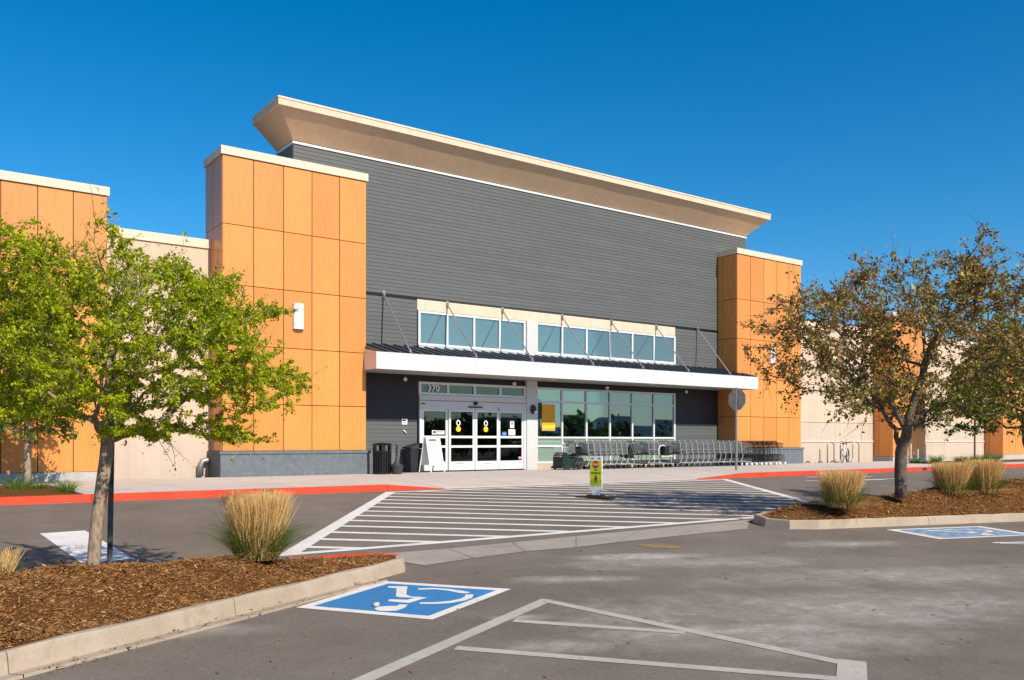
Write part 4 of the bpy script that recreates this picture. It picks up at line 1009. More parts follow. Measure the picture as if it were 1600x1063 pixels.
build(MB().box(hx+.0, hx+.62, CYR-.5, CYR-.32, Z0+.44, Z0+.475), 'tray', M['cart_flap'], t)
build(MB().tube([(hx+.02,CYR-.4,Z0+.44),(hx+.0,CYR-.4,Z0+.1)], .014, 6).tube([(hx+.6,CYR-.4,Z0+.44),(hx+.66,CYR-.4,Z0+.1)], .014, 6), 'legs', M['cart_grey'], t)
for dx in (0, .66): w_ = MB(); w_.lathe([(.02,-.016),(.06,-.016),(.065,0),(.06,.016),(.02,.016)], (hx+dx, CYR-.4, Z0+.066), 12, Matrix.Rotation(R(90), 4, 'X')); build(w_, 'wheel', M['tyre'], t)
# green motor cart at the left end
gx = cx_at(874); gy = CYR+.1
t = thing('motorised_cart', (gx, gy, Z0), 'blackish green motorised shopping cart parked at the left end of the cart row', 'mobility cart')
b_ = [(0,.12),(.1,.08),(.75,.08),(.95,.14),(1.0,.3),(.98,.42),(.7,.46),(.5,.40),(.34,.42),(.22,.62),(.1,.64),(.02,.5)]
m = MB(); n_ = len(b_); m.add([(gx+x, gy-.28, Z0+z) for x, z in b_]+[(gx+x, gy+.28, Z0+z) for x, z in b_], [tuple(range(n_)), tuple(range(n_, 2*n_))[::-1]]+[(i, n_+i, n_+(i+1)%n_, (i+1)%n_) for i in range(n_)]); build(m, 'body', M['cart_green'], t)
build(MB().box(gx-.06, gx+.9, gy-.31, gy+.31, Z0+.05, Z0+.125), 'bumper', M['rubber'], t)
build(MB().box(gx+.55, gx+.9, gy-.22, gy+.22, Z0+.47, Z0+.55).box(gx+.85, gx+.95, gy-.22, gy+.22, Z0+.551, Z0+.85), 'seat', M['cart_black'], t)
m = MB(); basket(m, -.02, .3, .22, .24, .8, .8, .48, .48, 4, 4, 6, .006); m.v = [(a+gx, b+gy, c+Z0) for a, b, c in m.v]; build(m, 'front_basket', M['cart_flap'], t)
build(MB().tube([(gx+.22,gy,Z0+.5),(gx+.32,gy,Z0+.86),(gx+.38,gy-.2,Z0+.9)], .018, 6).tube([(gx+.32,gy,Z0+.86),(gx+.38,gy+.2,Z0+.9)], .018, 6), 'tiller', M['cart_black'], t)
for dx, dy in ((.12,-.3),(.12,.3),(.78,-.3),(.78,.3)):
    w_ = MB(); w_.lathe([(.03,-.03),(.1,-.03),(.11,0),(.1,.03),(.03,.03)], (gx+dx, gy+dy, Z0+.111), 14, Matrix.Rotation(R(90), 4, 'X')); build(w_, 'wheel', M['tyre'], t)

# ---- stop sign seen from behind
sx, sy = XY_(1150.5, 20.4), 20.4
t = thing('stop_sign', (sx, sy, Z0), 'back of a grey octagonal stop sign on a steel post by the carts', 'road sign')
build(MB().box(sx-.03, sx+.03, sy-.03, sy+.03, Z0, Z0+2.95, None), 'post', M['galv'], t)
oct_ = [(.41*math.cos(R(22.5+45*k)), .41*math.sin(R(22.5+45*k))) for k in range(8)]
m = MB().add([(sx+.032, sy+a, Z0+2.53+b) for a, b in oct_]+[(sx+.036, sy+a, Z0+2.53+b) for a, b in oct_], [tuple(range(8))[::-1], tuple(range(8, 16))]+[(k, (k+1)%8, 8+(k+1)%8, 8+k) for k in range(8)])
build(m, 'sign_plate', M['galv'], t)
build(MB().lathe([(.012,0),(.02,.004),(.02,.012),(.01,.014)], (sx-.046, sy, Z0+2.75), 8, Matrix.Rotation(R(90), 4, 'Y')), 'bolt', M['steel'], t); build(MB().lathe([(.012,0),(.02,.004),(.02,.012),(.01,.014)], (sx-.046, sy, Z0+2.3), 8, Matrix.Rotation(R(90), 4, 'Y')), 'bolt', M['steel'], t)

# ---- in-street crossing sign
ps_ = G(931, 779); zb = ps_.z
t = thing('crossing_sign', ps_, 'small lime green in-street pedestrian crossing sign standing on the crosswalk', 'road sign')
fn = Vector((-.93, -.37, 0)).normalized(); fs_ = Vector((-fn.y, fn.x, 0))   # face normal and its right-hand side seen from the front
if fs_.dot(RT) < 0: fs_ = -fs_
Mx = Matrix(((fs_.x, 0, -fn.x, ps_.x), (fs_.y, 0, -fn.y, ps_.y), (0, 1, 0, zb), (0,0,0,1)))   # local x right, y up, z back
m = MB(); outl = [(-.075,.07),(.075,.07),(.10,.16),(.15,.19),(.15,.93),(.13,.955),(-.13,.955),(-.15,.93),(-.15,.19),(-.10,.16)]
m.prism(outl, 0, .045, Mx); build(m, 'panel', M['panel_white'], t)
build(MB().box(-.138, .138, .28, .86, -.004, -.001, Mx), 'lime_sheeting', M['lime'], t)
m = MB().prism([(.085*math.cos(R(22.5+45*k)), .765+.092*math.sin(R(22.5+45*k))) for k in range(8)], -.0075, -.0045, Mx); build(m, 'stop_symbol', M['stop_red'], t)
TM = Mx @ Matrix(((1,0,0,0),(0,0,1,0),(0,1,0,0),(0,0,0,1)))
def stxt(s, size, y, mat, z, name, bold=0.0):
    q = text_mb(s, size, bold); q.v = [(a, c, b*.3) for a, b, c in q.v]; q.xf(Mx @ Matrix.Translation((0, y, z))); build(q, name, M[mat], t)
stxt('STOP', .055, .765, 'panel_white', -.0095, 'lettering', .001); stxt('FOR', .04, .640, 'ink', -.006, 'lettering', .001); stxt('PEDESTRIANS', .040, .575, 'ink', -.006, 'lettering', .0015)
ped = MB().prism([(.018*math.cos(R(30*k)), .525+.02*math.sin(R(30*k))) for k in range(12)], -.0065, -.0045, Mx)
for poly in ([(-.022,.43),(.022,.43),(.018,.498),(-.014,.498)], [(-.02,.428),(-.002,.428),(-.026,.345),(-.044,.345)], [(.0,.428),(.02,.428),(.04,.345),(.022,.345)], [(-.024,.49),(-.016,.494),(-.04,.425),(-.05,.428)], [(.018,.494),(.026,.49),(.046,.428),(.036,.425)]): ped.prism(poly, -.0065, -.0045, Mx)
build(ped, 'pedestrian_symbol', M['ink'], t)
build(MB().box(-.06, .06, .2, .212, -.003, -.001, Mx).box(-.06, -.048, .2125, .24, -.003, -.001, Mx).box(-.06, .06, .2405, .252, -.003, -.001, Mx), 'emblem', M['sign_white'], t)
for s in (-.085, .085): build(MB().box(s-.03, s+.03, .893, .917, -.003, -.001, Mx), 'top_slot', M['ink'], t)
b0 = [(-.30,-.12),(.30,-.12),(.36,-.06),(.36,.06),(.30,.12),(-.30,.12),(-.36,.06),(-.36,-.06)]
RB = Matrix.Translation((ps_.x, ps_.y, zb)) @ Matrix.Rotation(math.atan2(fs_.y, fs_.x), 4, 'Z')
m = MB().prism(b0, .008, .045, RB).prism([(a*.6, b*.8) for a, b in b0], .0455, .075, RB)
for s in (-1, 1): m.box(s*.36-.08, s*.36+.06, -.16, .16, .006, .05, RB)
build(m, 'rubber_base', M['rubber'], t)

# ---- bike rack, rack post and bicycle
rb = XY_(1293, 24.95); re_ = XY_(1342, 24.95); ry = 24.95
t = thing('bike_rack', ((rb+re_)/2, ry, Z0), 'grey steel wave bike rack on the sidewalk against the tan wall', 'bike rack')
n5 = 5; step = (re_-rb)/n5; pts = [(rb, ry, Z0)]
for k in range(n5):
    xa = rb+k*step; up_ = k % 2 == 0; zc = Z0+(.80 if up_ else .22)
    for q in range(0, 9):
        a = math.pi*q/8; r_ = step/2
        pts.append((xa+r_-r_*math.cos(a), ry, zc+(1 if up_ else -1)*min(r_, .2)*math.sin(a)))
pts.append((re_, ry, Z0)); build(MB().tube(pts, .028, 8), 'wave_tube', M['galv'], t, smooth=True)
for xx in (rb, re_): build(MB().lathe([(.07, Z0), (.07, Z0+.012), (.03, Z0+.014)], (xx, ry, 0), 12), 'foot_plate', M['galv'], t)
px_ = XY_(1281, 24.95); t = thing('steel_post', (px_, ry, Z0), 'short dark steel post left of the bike rack', 'post')
build(MB().tube([(px_, ry, Z0), (px_, ry, Z0+.66)], .035, 10), 'post', M['galv'], t); build(MB().lathe([(.08, Z0), (.08, Z0+.02), (.04, Z0+.025)], (px_, ry, 0), 12), 'foot_plate', M['galv'], t)
bd = Vector((.94, .34, 0)).normalized(); bs = Vector((-bd.y, bd.x, 0)); rw = Vector((XY_(1316, 24.3), 24.3, Z0))
t = thing('bicycle', rw, 'white bicycle leaning in the wave bike rack', 'bicycle')
def bp(x, z, s=0): return tuple(rw+bd*x+bs*s+UP*z)
for x in (0, 1.02):
    m = MB().tube([bp(x+.325*math.cos(a), .345+.325*math.sin(a)) for a in [2*math.pi*k/28 for k in range(28)]], .02, 6, closed=True); wl_ = build(m, 'wheel', M['tyre'], t)
    m = MB()
    for k in range(14): a = 2*math.pi*k/14; m.tube([bp(x, .345), bp(x+.31*math.cos(a), .345+.31*math.sin(a))], .0025, 3, caps=False)
    build(m, 'spokes', M['galv'], wl_); build(MB().tube([bp(x, .345, -.05), bp(x, .345, .05)], .02, 8), 'hub', M['galv'], wl_)
fr = MB(); bb = bp(.43, .29); st_ = bp(.28, .80); hd = bp(.86, .84); hd2 = bp(.885, .72)
fr.tube([bb, st_], .018, 6).tube([st_, hd], .016, 6).tube([bb, hd2], .02, 6).tube([bp(.855,.86), hd2], .02, 6)
for s in (-.05, .05): fr.tube([bp(0,.345,s), bp(.42,.29,s*.4)], .011, 6).tube([bp(0,.345,s), bp(.29,.77,s*.3)], .01, 6)
build(fr, 'frame', M['bike_white'], t)
fk = MB()
for s in (-.05, .05): fk.tube([bp(1.02,.345,s), bp(.91,.66,s), bp(.885,.72,s*.4)], .012, 6)
build(fk, 'fork', M['black_metal'], t)
build(MB().tube([bp(.275,.80), bp(.25,.90)], .014, 6), 'seat_post', M['black_metal'], t)
m = MB().add([bp(.10,.90,-.07),bp(.10,.90,.07),bp(.26,.92,.05),bp(.40,.92,.015),bp(.40,.92,-.015),bp(.26,.92,-.05),bp(.10,.95,-.06),bp(.10,.95,.06),bp(.26,.945,.04),bp(.40,.94,.012),bp(.40,.94,-.012),bp(.26,.945,-.04)], [(0,1,2,3,4,5),(11,10,9,8,7,6)]+[(k,(k+1)%6,6+(k+1)%6,6+k) for k in range(6)]); build(m, 'saddle', M['black_metal'], t)
build(MB().tube([bp(.855,.86), bp(.84,.95), bp(.90,1.0)], .014, 6).tube([bp(.80,1.03,-.30), bp(.90,1.0,-.14), bp(.90,1.0,.14), bp(.80,1.03,.30)], .013, 6), 'handlebar', M['black_metal'], t)
build(MB().lathe([(.03,-.01),(.09,-.01),(.09,.01),(.03,.01)], bp(.43,.29,-.06), 14, Matrix.Rotation(math.atan2(bd.y, bd.x), 4, 'Z') @ Matrix.Rotation(R(90), 4, 'X')).tube([bp(.43,.29,-.07), bp(.50,.14,-.08), bp(.50,.14,-.16)], .011, 6).tube([bp(.43,.29,.07), bp(.36,.44,.08), bp(.36,.44,.16)], .011, 6), 'crank', M['black_metal'], t)

# ---- perforated sign post beside the left tree
pp = G(171.5, 876, .36); t = thing('sign_post', pp, 'black perforated square steel sign post close beside the left tree trunk', 'post')
hw = .024; tl = Vector((.016, 0, 1)).normalized()
Mx = Matrix.Translation(pp) @ tl.to_track_quat('Z', 'Y').to_matrix().to_4x4() @ Matrix.Rotation(R(-12), 4, 'Z')
build(MB().box(-hw, hw, -hw, hw, -.1, 1.98, Mx), 'post', M['pole_black'], t)
for k in range(64):
    z = .03+k*.03; m = MB().add([(.007*math.cos(a), -hw-.0012, z+.007*math.sin(a)) for a in [2*math.pi*q/8 for q in range(8)]], [tuple(range(8))]); m.xf(Mx); build(m, 'hole', M['hole_light'], t)

# stakes by the sapling
for i, (u, h, lb) in enumerate(((1423, .95, 'pale thin stake left of three beside the middle orange pier'), (1434, .68, 'short pale middle stake beside the middle orange pier'), (1446, .9, 'dark right hand stake beside the middle orange pier'))):
    xx = XY_(u, 22.4); t = thing('tree_stake', (xx, 22.4, .12), lb, 'stake', 'stakes in the right planting bed')
    build(MB().tube([(xx, 22.4, .1), (xx+.01, 22.4, .13+h)], .035, 8), 'stake', M['pilaster' if i < 2 else 'galv'], t); build(MB().tube([(xx+.01, 22.4, .131+h), (xx+.01, 22.4, .15+h)], .04, 8), 'cap', M['galv'], t)

# ================================================================ PLANTS
def inpoly(p, poly):
    x, y = p; c = False
    for i in range(len(poly)):
        (x1, y1), (x2, y2) = poly[i-1], poly[i]
        if (y1 > y) != (y2 > y) and x < (x2-x1)*(y-y1)/(y2-y1)+x1: c = not c
    return c
def tree(name, base, depth, label, group, trunk_px, outline, thick, natt, step, leaf, leafmat, barkmat, r_base, nleaf, shoot, seed, rpow=2.4, holes=None, rmin=.004, cat='tree', limb_bias=0.0, leafmix=None, spray=None, nspray=60, bare=()):
    """grow limbs towards points spread through the crown's volume; leaf out the twigs"""
    rs = random.Random(seed); g = np.random.default_rng(seed); k = depth/F
    bu, bv = trunk_px[0]
    def pos(u, v, w): return Vector(base)+RT*((u-bu)*k)+UP*((bv-v)*k)+FW*w
    us = [p[0] for p in outline]; vs_ = [p[1] for p in outline]; A = []
    uc = sum(us)/len(us)
    SPR = []
    while spray and len(SPR) < nspray:
        u, v = rs.uniform(min(us), max(us)), rs.uniform(min(vs_), max(vs_))
        if not inpoly((u, v), outline): continue
        if holes and any(((u-h[0])/h[2])**2+((v-h[1])/h[3])**2 < 1 and rs.random() < h[4] for h in holes): continue
        f = max(.12, 1-((u-uc)/((max(us)-min(us))/2))**2)**.5
        c_ = pos(u, v, rs.uniform(-1, 1)*thick*f)
        if any((c_-q_).length < spray[2] for q_ in SPR) and rs.random() < .9: continue
        SPR.append(c_)
    while spray and len(A) < natt:
        c_ = rs.choice(SPR); q_ = Vector((rs.gauss(0, spray[0]), rs.gauss(0, spray[0]), rs.gauss(0, spray[1]))); p_ = c_+q_
        z_ = p_-Vector(base)
        if inpoly((bu+z_.dot(RT)/k, bv-z_.z/k), outline): A.append(p_)
    while len(A) < natt:
        u, v = rs.uniform(min(us), max(us)), rs.uniform(min(vs_), max(vs_))
        if not inpoly((u, v), outline): continue
        if holes and any(((u-h[0])/h[2])**2+((v-h[1])/h[3])**2 < 1 and rs.random() < h[4] for h in holes): continue
        span = [q[0] for q in outline]; hw = (max(span)-min(span))/2; f = max(.12, 1-((u-uc)/hw)**2)**.5
        wz = rs.uniform(-1, 1)*thick*f
        if abs(wz) < .35*thick*f and rs.random() < .35: continue
        A.append(pos(u, v, wz))
    A = np.array([tuple(a) for a in A])
    P = [pos(u, v, 0) for u, v in trunk_px]; nodes = []; par = []
    for i in range(len(P)-1):
        m_ = max(1, int((P[i+1]-P[i]).length/step))
        for q in range(m_): nodes.append(tuple(P[i].lerp(P[i+1], q/m_))); par.append(len(nodes)-2)
    nodes.append(tuple(P[-1])); par.append(len(nodes)-2); par[0] = -1
    ntr = len(nodes); T = np.array(nodes); alive = np.ones(len(A), bool); near = np.full(len(A), 1e9); who = np.zeros(len(A), int)
    start0 = max(0, ntr-3)
    d = np.linalg.norm(A[:, None]-T[None, start0:], axis=2); near = d.min(1); who = d.argmin(1)+start0
    for it in range(90):
        if not alive.any(): break
        acc = {}
        for a in np.nonzero(alive)[0]:
            acc.setdefault(who[a], []).append(a)
        new = []
        for nd, al in acc.items():
            v = A[al]-T[nd]; v = (v/np.maximum(np.linalg.norm(v, axis=1, keepdims=True), 1e-6)).sum(0)
            L = np.linalg.norm(v)
            if L < 1e-3: continue
            v = v/L+g.normal(0, .18, 3); v /= np.linalg.norm(v); new.append((T[nd]+v*step, nd))
        if not new: break
        st = len(T); T = np.vstack([T]+[n_[0][None] for n_ in new]); par += [n_[1] for n_ in new]
        d = np.linalg.norm(A[:, None]-T[None, st:], axis=2); dm = d.min(1); w_ = d.argmin(1)+st
        up_ = dm < near; near[up_] = dm[up_]; who[up_] = w_[up_]
        alive &= near > step*1.05
        if len(T) > 6000: break
    n = len(T); kids = [[] for _ in range(n)]
    for i in range(n):
        if par[i] >= 0: kids[par[i]].append(i)
    rad = np.zeros(n)
    for i in range(n-1, -1, -1):
        rad[i] = rmin if not kids[i] else sum(rad[c]**rpow for c in kids[i])**(1/rpow)
    rad = rad*1.0; sc = r_base/rad[0]
    rad = np.where(rad > rmin*1.5, rmin*1.5+(np.maximum(rad-rmin*1.5, 0)/(rad[0]-rmin*1.5))**1.25*(r_base-rmin*1.5), rad)
    # limb surfaces: follow every chain
    mb = MB(); main = [-1]*n
    for i in range(n):
        if kids[i]: main[i] = max(kids[i], key=lambda c: rad[c])
    starts = [0]+[c for i in range(n) for c in kids[i] if c != main[i]]
    for s in starts:
        ch = [s] if par[s] < 0 else [par[s], s]; c = s
        while main[c] >= 0: c = main[c]; ch.append(c)
        rr_ = [rad[c_] for c_ in ch]
        if par[s] >= 0: rr_[0] = min(rr_[0], rr_[1]*1.25)
        if s == 0: rr_[0] *= 1.22
        mb.tube([T[c_] for c_ in ch], rr_, 10 if rr_[0] > .03 else (6 if rr_[0] > .012 else 4))
    # twig shoots beyond the limbs
    tips = [i for i in range(ntr, n) if rad[i] < rmin*2.6]
    LP = []; LN = []
    cen = A.mean(0)
    for i in tips:
        p = Vector(T[i]); dirv = (p-Vector(T[par[i]])).normalized()
        end = not kids[i]
        ns_ = (2 if end else 1) if rs.random() < shoot[2] else 0
        for q in range(ns_):
            dv_ = (dirv+Vector((rs.gauss(0, .6), rs.gauss(0, .6), rs.gauss(.15, .45)))).normalized()
            if end and q == 0: dv_ = (dirv*1.6+(p-Vector(cen)).normalized()*.5+Vector((rs.gauss(0, .2), rs.gauss(0, .2), rs.gauss(.1, .2)))).normalized()
            L = rs.uniform(*shoot[:2])*(1.3 if end else .7); m_ = 4; pts = [p]
            for j in range(m_): dv_ = (dv_+Vector((rs.gauss(0, .16), rs.gauss(0, .16), rs.gauss(.02, .16)))).normalized(); pts.append(pts[-1]+dv_*L/m_)
            mb.tube(pts, [rmin*.9, rmin*.8, rmin*.65, rmin*.5, rmin*.3], 4, caps=False)
            for j in range(1, m_+1):
                for _ in range(nleaf): LP.append(pts[j]+Vector((rs.gauss(0, leaf*.85), rs.gauss(0, leaf*.85), rs.gauss(0, leaf*.5)))); LN.append(dv_)
        for _ in range(nleaf): LP.append(p+Vector((rs.gauss(0, leaf*.7), rs.gauss(0, leaf*.7), rs.gauss(0, leaf*.6)))); LN.append(dirv)
    # leaves, each folded along its rib
    LP = np.array([tuple(p) for p in LP]); LN = np.array([tuple(p) for p in LN])
    keep = []
    for p in LP:
        z_ = Vector(p)-Vector(base); pu, pv_ = bu+z_.dot(RT)/k, bv-z_.z/k; keep.append((inpoly((pu, pv_), outline) or rs.random() < .10) and not any(((pu-b[0])/b[2])**2+((pv_-b[1])/b[3])**2 < 1 and rs.random() < b[4] for b in bare))
    keep = np.array(keep); LP = LP[keep]; LN = LN[keep]; m_ = len(LP)
    ax = LN*.8+g.normal(0, .75, (m_, 3)); ax[:, 2] += .12; ax /= np.linalg.norm(ax, axis=1, keepdims=True)
    nr = g.normal(0, .65, (m_, 3)); nr[:, 2] += .8; sd_ = np.cross(ax, nr); sd_ /= np.maximum(np.linalg.norm(sd_, axis=1, keepdims=True), 1e-6); up2 = np.cross(sd_, ax)
    Ls = leaf*g.lognormal(0, .33, (m_, 1)); W_ = Ls*g.uniform(.24, .34, (m_, 1)); fold = W_*g.uniform(.1, .6, (m_, 1))
    V = np.empty((m_, 6, 3)); V[:, 0] = LP; V[:, 1] = LP+ax*Ls*.33-sd_*W_+up2*fold; V[:, 2] = LP+ax*Ls*.72-sd_*W_*.75+up2*fold*.6
    V[:, 3] = LP+ax*Ls-up2*Ls*.1; V[:, 4] = LP+ax*Ls*.72+sd_*W_*.75+up2*fold*.6; V[:, 5] = LP+ax*Ls*.33+sd_*W_+up2*fold
    b_ = np.arange(m_)[:, None]*6; Q = np.concatenate([b_+np.array([[0, 1, 2, 3]]), b_+np.array([[0, 3, 4, 5]])])
    t = thing(name, tuple(base), label, cat, group)
    build(mb, 'trunk', M[barkmat], t, smooth=True)
    if leafmix is None: npmesh('crown', V.reshape(-1, 3), Q, M[leafmat], t)
    else:
        sel = leafmix(LP, g); idx = np.nonzero(sel)[0]; idn = np.nonzero(~sel)[0]
        for ids, mt in ((idn, leafmat), (idx, 'leaf_green')):
            Vs = V[ids].reshape(-1, 3); bb_ = np.arange(len(ids))[:, None]*6
            npmesh('crown', Vs, np.concatenate([bb_+np.array([[0,1,2,3]]), bb_+np.array([[0,3,4,5]])]), M[mt], t)
    print('TREE', name, n, 'nodes', m_, 'leaves'); return t
# left tree
bL = G(145, 890, .38); dL = bL.dot(FW)
OUT_L = [(-90,560),(-70,470),(-20,400),(20,372),(70,372),(100,392),(140,360),(190,372),(215,395),(262,396),(295,430),(345,430),(385,455),(438,452),(410,478),(380,500),(430,545),(478,566),(452,600),(455,636),(415,655),(395,690),(330,694),(270,684),(215,692),(150,668),(80,662),(20,655),(-60,640)]
tree('crab_apple_tree', bL, dL, 'leafy lime green young tree on the left mulch island', None, [(145,890),(150,830),(158,770),(165,720),(168,690)], OUT_L, 1.0, 780, .075, .0215, 'leaf_lime', 'bark_pale', .054, 23, (.10,.27,.95), 5, bare=[(218,425,42,62,.93),(255,490,38,40,.55),(235,560,30,30,.4)], holes=[(300,650,40,25,.5),(20,440,30,40,.5)], rmin=.0035, spray=(.16,.036,.14), nspray=132)
# right tree
bR = G(1408, 778, .42); dR = bR.dot(FW)
OUT_R = [(1180,548),(1205,520),(1190,490),(1222,450),(1215,428),(1240,450),(1270,470),(1300,440),(1310,410),(1345,392),(1390,400),(1420,410),(1450,390),(1480,378),(1500,410),(1545,390),(1560,420),(1600,430),(1640,470),(1650,540),(1600,600),(1540,650),(1480,672),(1430,655),(1390,662),(1340,650),(1300,664),(1262,645),(1268,600),(1225,600),(1215,575)]
tree('ornamental_tree', bR, dR, 'bronze leaved spreading tree on the right mulch island', None, [(1408,778),(1407,740),(1408,705)], OUT_R, 1.9, 680, .15, .052, 'leaf_bronze', 'bark_dark', .108, 6, (.18,.5,.95), 8, rmin=.006, spray=(.26,.14,.28), nspray=108, holes=[(1330,420,40,40,.5),(1230,560,40,40,.35),(1440,430,40,50,.3)],
     leafmix=lambda LP, g: (g.random(len(LP)) < np.clip((3.0-LP[:, 2])/2.2+.12*(LP[:, 0]-bR.x), 0, .9)))
# tree at the right edge
bE = Vector((19.6, 8.3, gz(8.3)+.5)); dE = bE.dot(FW); uE = 800+F*bE.dot(RT)/dE; vE = HZ-(bE.z-EYE)/dE*F
tree('small_green_tree', bE, dE, 'green leafy tree at the right edge behind the bronze tree', None, [(uE,vE),(uE-6,720),(uE-14,690)], [(1500,640),(1515,590),(1540,545),(1560,500),(1600,480),(1650,470),(1700,520),(1710,620),(1660,670),(1610,665),(1570,692),(1530,676)], 1.5, 270, .16, .06, 'leaf_green', 'bark_dark', .08, 5, (.12,.3,.95), 12, rmin=.006)
# trees on the sidewalk beds
bW = Vector((2.72, 22.4, .15)); dW = bW.dot(FW); uW = 800+F*bW.dot(RT)/dW; vW = HZ-(bW.z-EYE)/dW*F
tree('sidewalk_tree', bW, dW, 'slim pale trunked tree in the bed before the far left orange pier', None, [(uW,vW),(uW,710),(uW,670),(uW+1,640)], [(uW-95,600),(uW-75,540),(uW-35,500),(uW+5,482),(uW+45,520),(uW+75,570),(uW+85,625),(uW+60,660),(uW+35,690),(uW-10,668),(uW-50,695),(uW-90,660)], 1.1, 240, .2, .09, 'leaf_green', 'bark_pale', .075, 6, (.15,.35,.95), 21, rmin=.007)
bX = Vector((XY_(1523, 22.2), 22.2, .13)); dX = bX.dot(FW); uX = 1523; vX = HZ-(bX.z-EYE)/dX*F
tree('sidewalk_tree', bX, dX, 'thin trunked small tree on the far sidewalk bed behind the right tree', None, [(uX,vX),(uX,690),(uX,660)], [(uX-30,650),(uX-32,610),(uX-18,570),(uX,540),(uX+18,570),(uX+30,615),(uX+26,655)], .9, 160, .22, .13, 'leaf_bronze', 'bark_dark', .045, 7, (.2,.4,1.0), 23, rmin=.008)

# ornamental grasses
def grass(name, base, h, rad, label, group, n_st, n_bl, seed, bl='blade_green', w_=.0035, stems=True, lean=.22, cat='ornamental grass'):
    g = np.random.default_rng(seed); t = thing(name, tuple(base), label, cat, group)
    def blades(n, h0, h1, spread, droop, wd, seg, r0, jit=0):
        a = g.uniform(0, 2*np.pi, n); rr = np.sqrt(g.uniform(0, 1, n)); hh = g.uniform(h0, h1, n)
        bx = np.cos(a)*rr*r0; by = np.sin(a)*rr*r0; a2 = a+g.normal(0, .5, n); out = spread*rr*g.uniform(.6, 1.2, n); jx, jy = g.normal(0, 1, n)*jit*h, g.normal(0, 1, n)*jit*h
        dx, dy = np.cos(a2), np.sin(a2); fa = g.uniform(0, np.pi, n); px, py = np.cos(fa), np.sin(fa)
        V = np.zeros((n, seg+1, 2, 3))
        for s in range(seg+1):
            q = s/seg; x = bx+dx*out*(q**1.3+droop*q**3)+jx*q*q; y = by+dy*out*(q**1.3+droop*q**3)+jy*q*q; z = hh*(q-droop*.42*q**3.0)
            ww = wd*(1-.75*q) if seg > 2 else wd
            for e, sg in ((0, -1), (1, 1)): V[:, s, e] = np.stack([base[0]+x+px*ww*sg, base[1]+y+py*ww*sg, base[2]+z], 1)
        b_ = np.arange(n)[:, None]*(seg+1)*2
        Q = np.concatenate([b_+np.array([[2*s, 2*s+1, 2*s+3, 2*s+2]]) for s in range(seg)])
        return V.reshape(-1, 3), Q
    V, Q = blades(n_bl, h*.4, h*.85, rad*1.25, .8, w_, 6, rad*.7, .1); npmesh('leaves', V, Q, M[bl], t)
    if stems:
        V, Q = blades(n_st, h*.6, h*1.0, rad*.55, .05, w_*.8, 4, rad*.66, .07)
        V2, Q2 = blades(n_st, h*.84, h*1.0, rad*.58, .0, w_*1.15, 4, rad*.68, .045)
        V3, Q3 = blades(n_st//6, h*.4, h*.75, rad*.8, .15, w_*.9, 5, rad*.6, .09); npmesh('upright_leaves', V3, Q3, M['blade_green'], t)
        npmesh('seed_stems', np.vstack([V, V2]), np.vstack([Q, Q2+len(V)]), M['straw'], t)
        V, Q = blades(int(n_st*.25), h*.1, h*.3, rad*1.25, 1.1, w_, 5, rad*.4); npmesh('dry_base', V, Q, M['straw'], t)
    return t
GG = 'straw coloured grass clumps on the mulch islands'
def gbase(u, v, off): p = G(u, v, off); p.z -= .03; return p
p = gbase(402, 868, .33); grass('ornamental_grass', p, .70, .30, 'tall straw and green grass clump at the tip of the left mulch island', GG, 1450, 1150, 1, w_=.003)
p = gbase(1315, 790, .36); grass('ornamental_grass', p, .66, .33, 'straw grass clump nearest the crosswalk on the right mulch island', GG, 1400, 480, 2, w_=.0045)
p = gbase(1487, 771, .45); grass('ornamental_grass', p, .66, .32, 'straw grass clump just right of the bronze tree trunk', GG, 1400, 380, 3, w_=.005)
p = gbase(1537, 769, .47); grass('ornamental_grass', p, .70, .32, 'rightmost straw grass clump on the right mulch island', GG, 1400, 380, 4, w_=.005)
p = gbase(-8, 895, .36); grass('ornamental_grass', p, .24, .2, 'low dry grass tuft cut by the left picture edge', None, 160, 120, 5)
GH = 'fresh green grass tufts in the sidewalk beds'
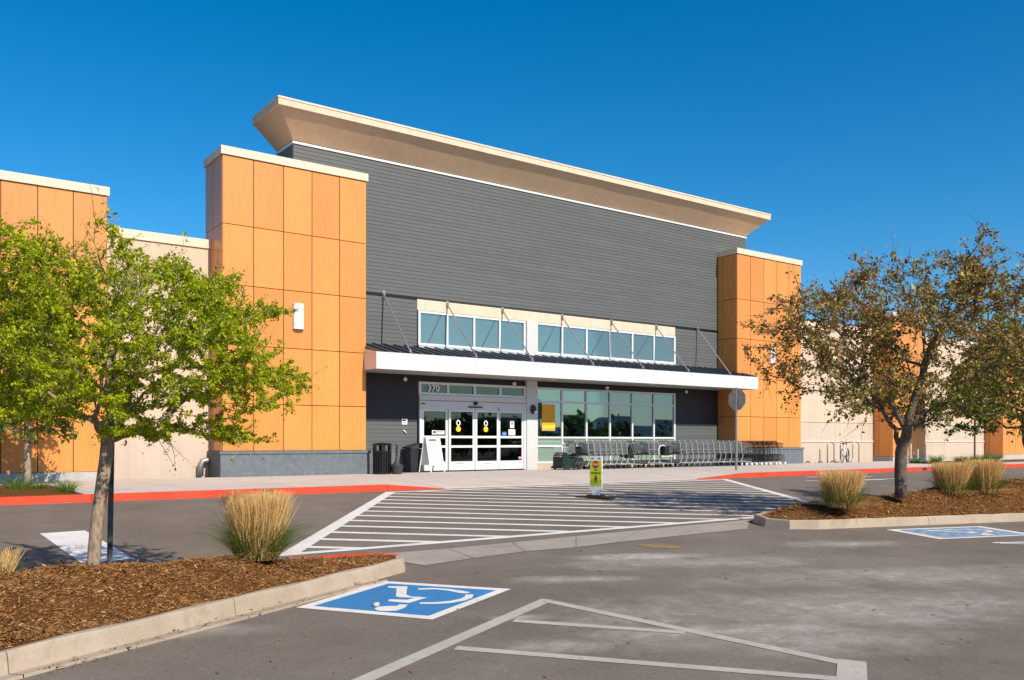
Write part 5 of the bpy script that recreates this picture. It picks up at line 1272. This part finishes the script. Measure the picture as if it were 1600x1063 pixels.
for i, (u, Y, h, r_, lb) in enumerate(((27, 20.9, .62, .30, 'bright green grass tuft left of the slim sidewalk tree'), (102, 19.9, .52, .26, 'bright green grass tuft by the red kerb right of the slim sidewalk tree'), (62, 21.6, .3, .2, 'low green tuft at the foot of the slim sidewalk tree'),
        (1428, 22.0, .55, .25, 'green tuft among the stakes by the middle orange pier'), (1462, 21.6, .8, .3, 'green tuft on the far bed between the stakes and the thin tree'), (1441, 21.7, .3, .18, 'tiny green tuft beside the right hand stake'), (1500, 21.9, .6, .25, 'green tuft left of the thin trunked tree'), (1516, 21.7, .6, .3, 'green tuft at the foot of the thin trunked tree'), (1531, 21.9, .8, .35, 'green tuft just right of the thin trunked tree'), (1552, 21.8, .7, .35, 'rightmost green tuft on the far sidewalk bed'))):
    grass('grass_tuft', (XY_(u, Y), Y, .13), h, r_, lb, GH, 0, 190, 40+i, 'blade_bright', .006 if u < 200 else .010, False, cat='grass tuft')

# ================================================================ FAR SIDE OF THE CAR PARK (mirrored in the glass)
V = []; Q = []; g = np.random.default_rng(3); nx = 80
for j in range(3):
    for i in range(nx+1):
        x = -5000+10000*i/nx
        V.append((x, -2400-700*j, -3+(0 if j == 0 else (70+45*math.sin(i*.31)+30*math.sin(i*.83+1)+22*math.sin(i*1.9))*(1 if j == 1 else 1.25))))
for j in range(2):
    for i in range(nx): a = j*(nx+1)+i; Q.append((a, a+1, a+nx+2, a+nx+1))
npmesh('hills', V, Q, M['hills'], kind='structure', smooth=True)
m_ = 14000; cx = g.uniform(-180, 220, 220); cy = g.uniform(-110, -75, 220); ch = g.uniform(6, 9.5, 220)
ids = g.integers(0, 220, m_); d = g.normal(0, 1, (m_, 3)); d /= np.linalg.norm(d, axis=1, keepdims=True); d *= g.uniform(.5, 1, (m_, 1))
c_ = np.stack([cx[ids], cy[ids], -1.75+ch[ids]*.52], 1)+d*np.stack([ch[ids]*.5, ch[ids]*.5, ch[ids]*.5], 1)
ax = g.normal(0, 1, (m_, 3)); bx_ = g.normal(0, 1, (m_, 3)); ax /= np.linalg.norm(ax, axis=1, keepdims=True); bx_ /= np.linalg.norm(bx_, axis=1, keepdims=True)
V = np.stack([c_-ax*.8, c_-bx_*.7, c_+ax*.8, c_+bx_*.7], 1).reshape(-1, 3); Q = np.arange(m_*4).reshape(-1, 4)
npmesh('tree_line', V, Q, M['leaf_far'], kind='stuff')
print('OBJECTS', len(bpy.data.objects), 'TRIS', sum(len(o.data.loops)-2*len(o.data.polygons) for o in bpy.data.objects if o.type == 'MESH'))
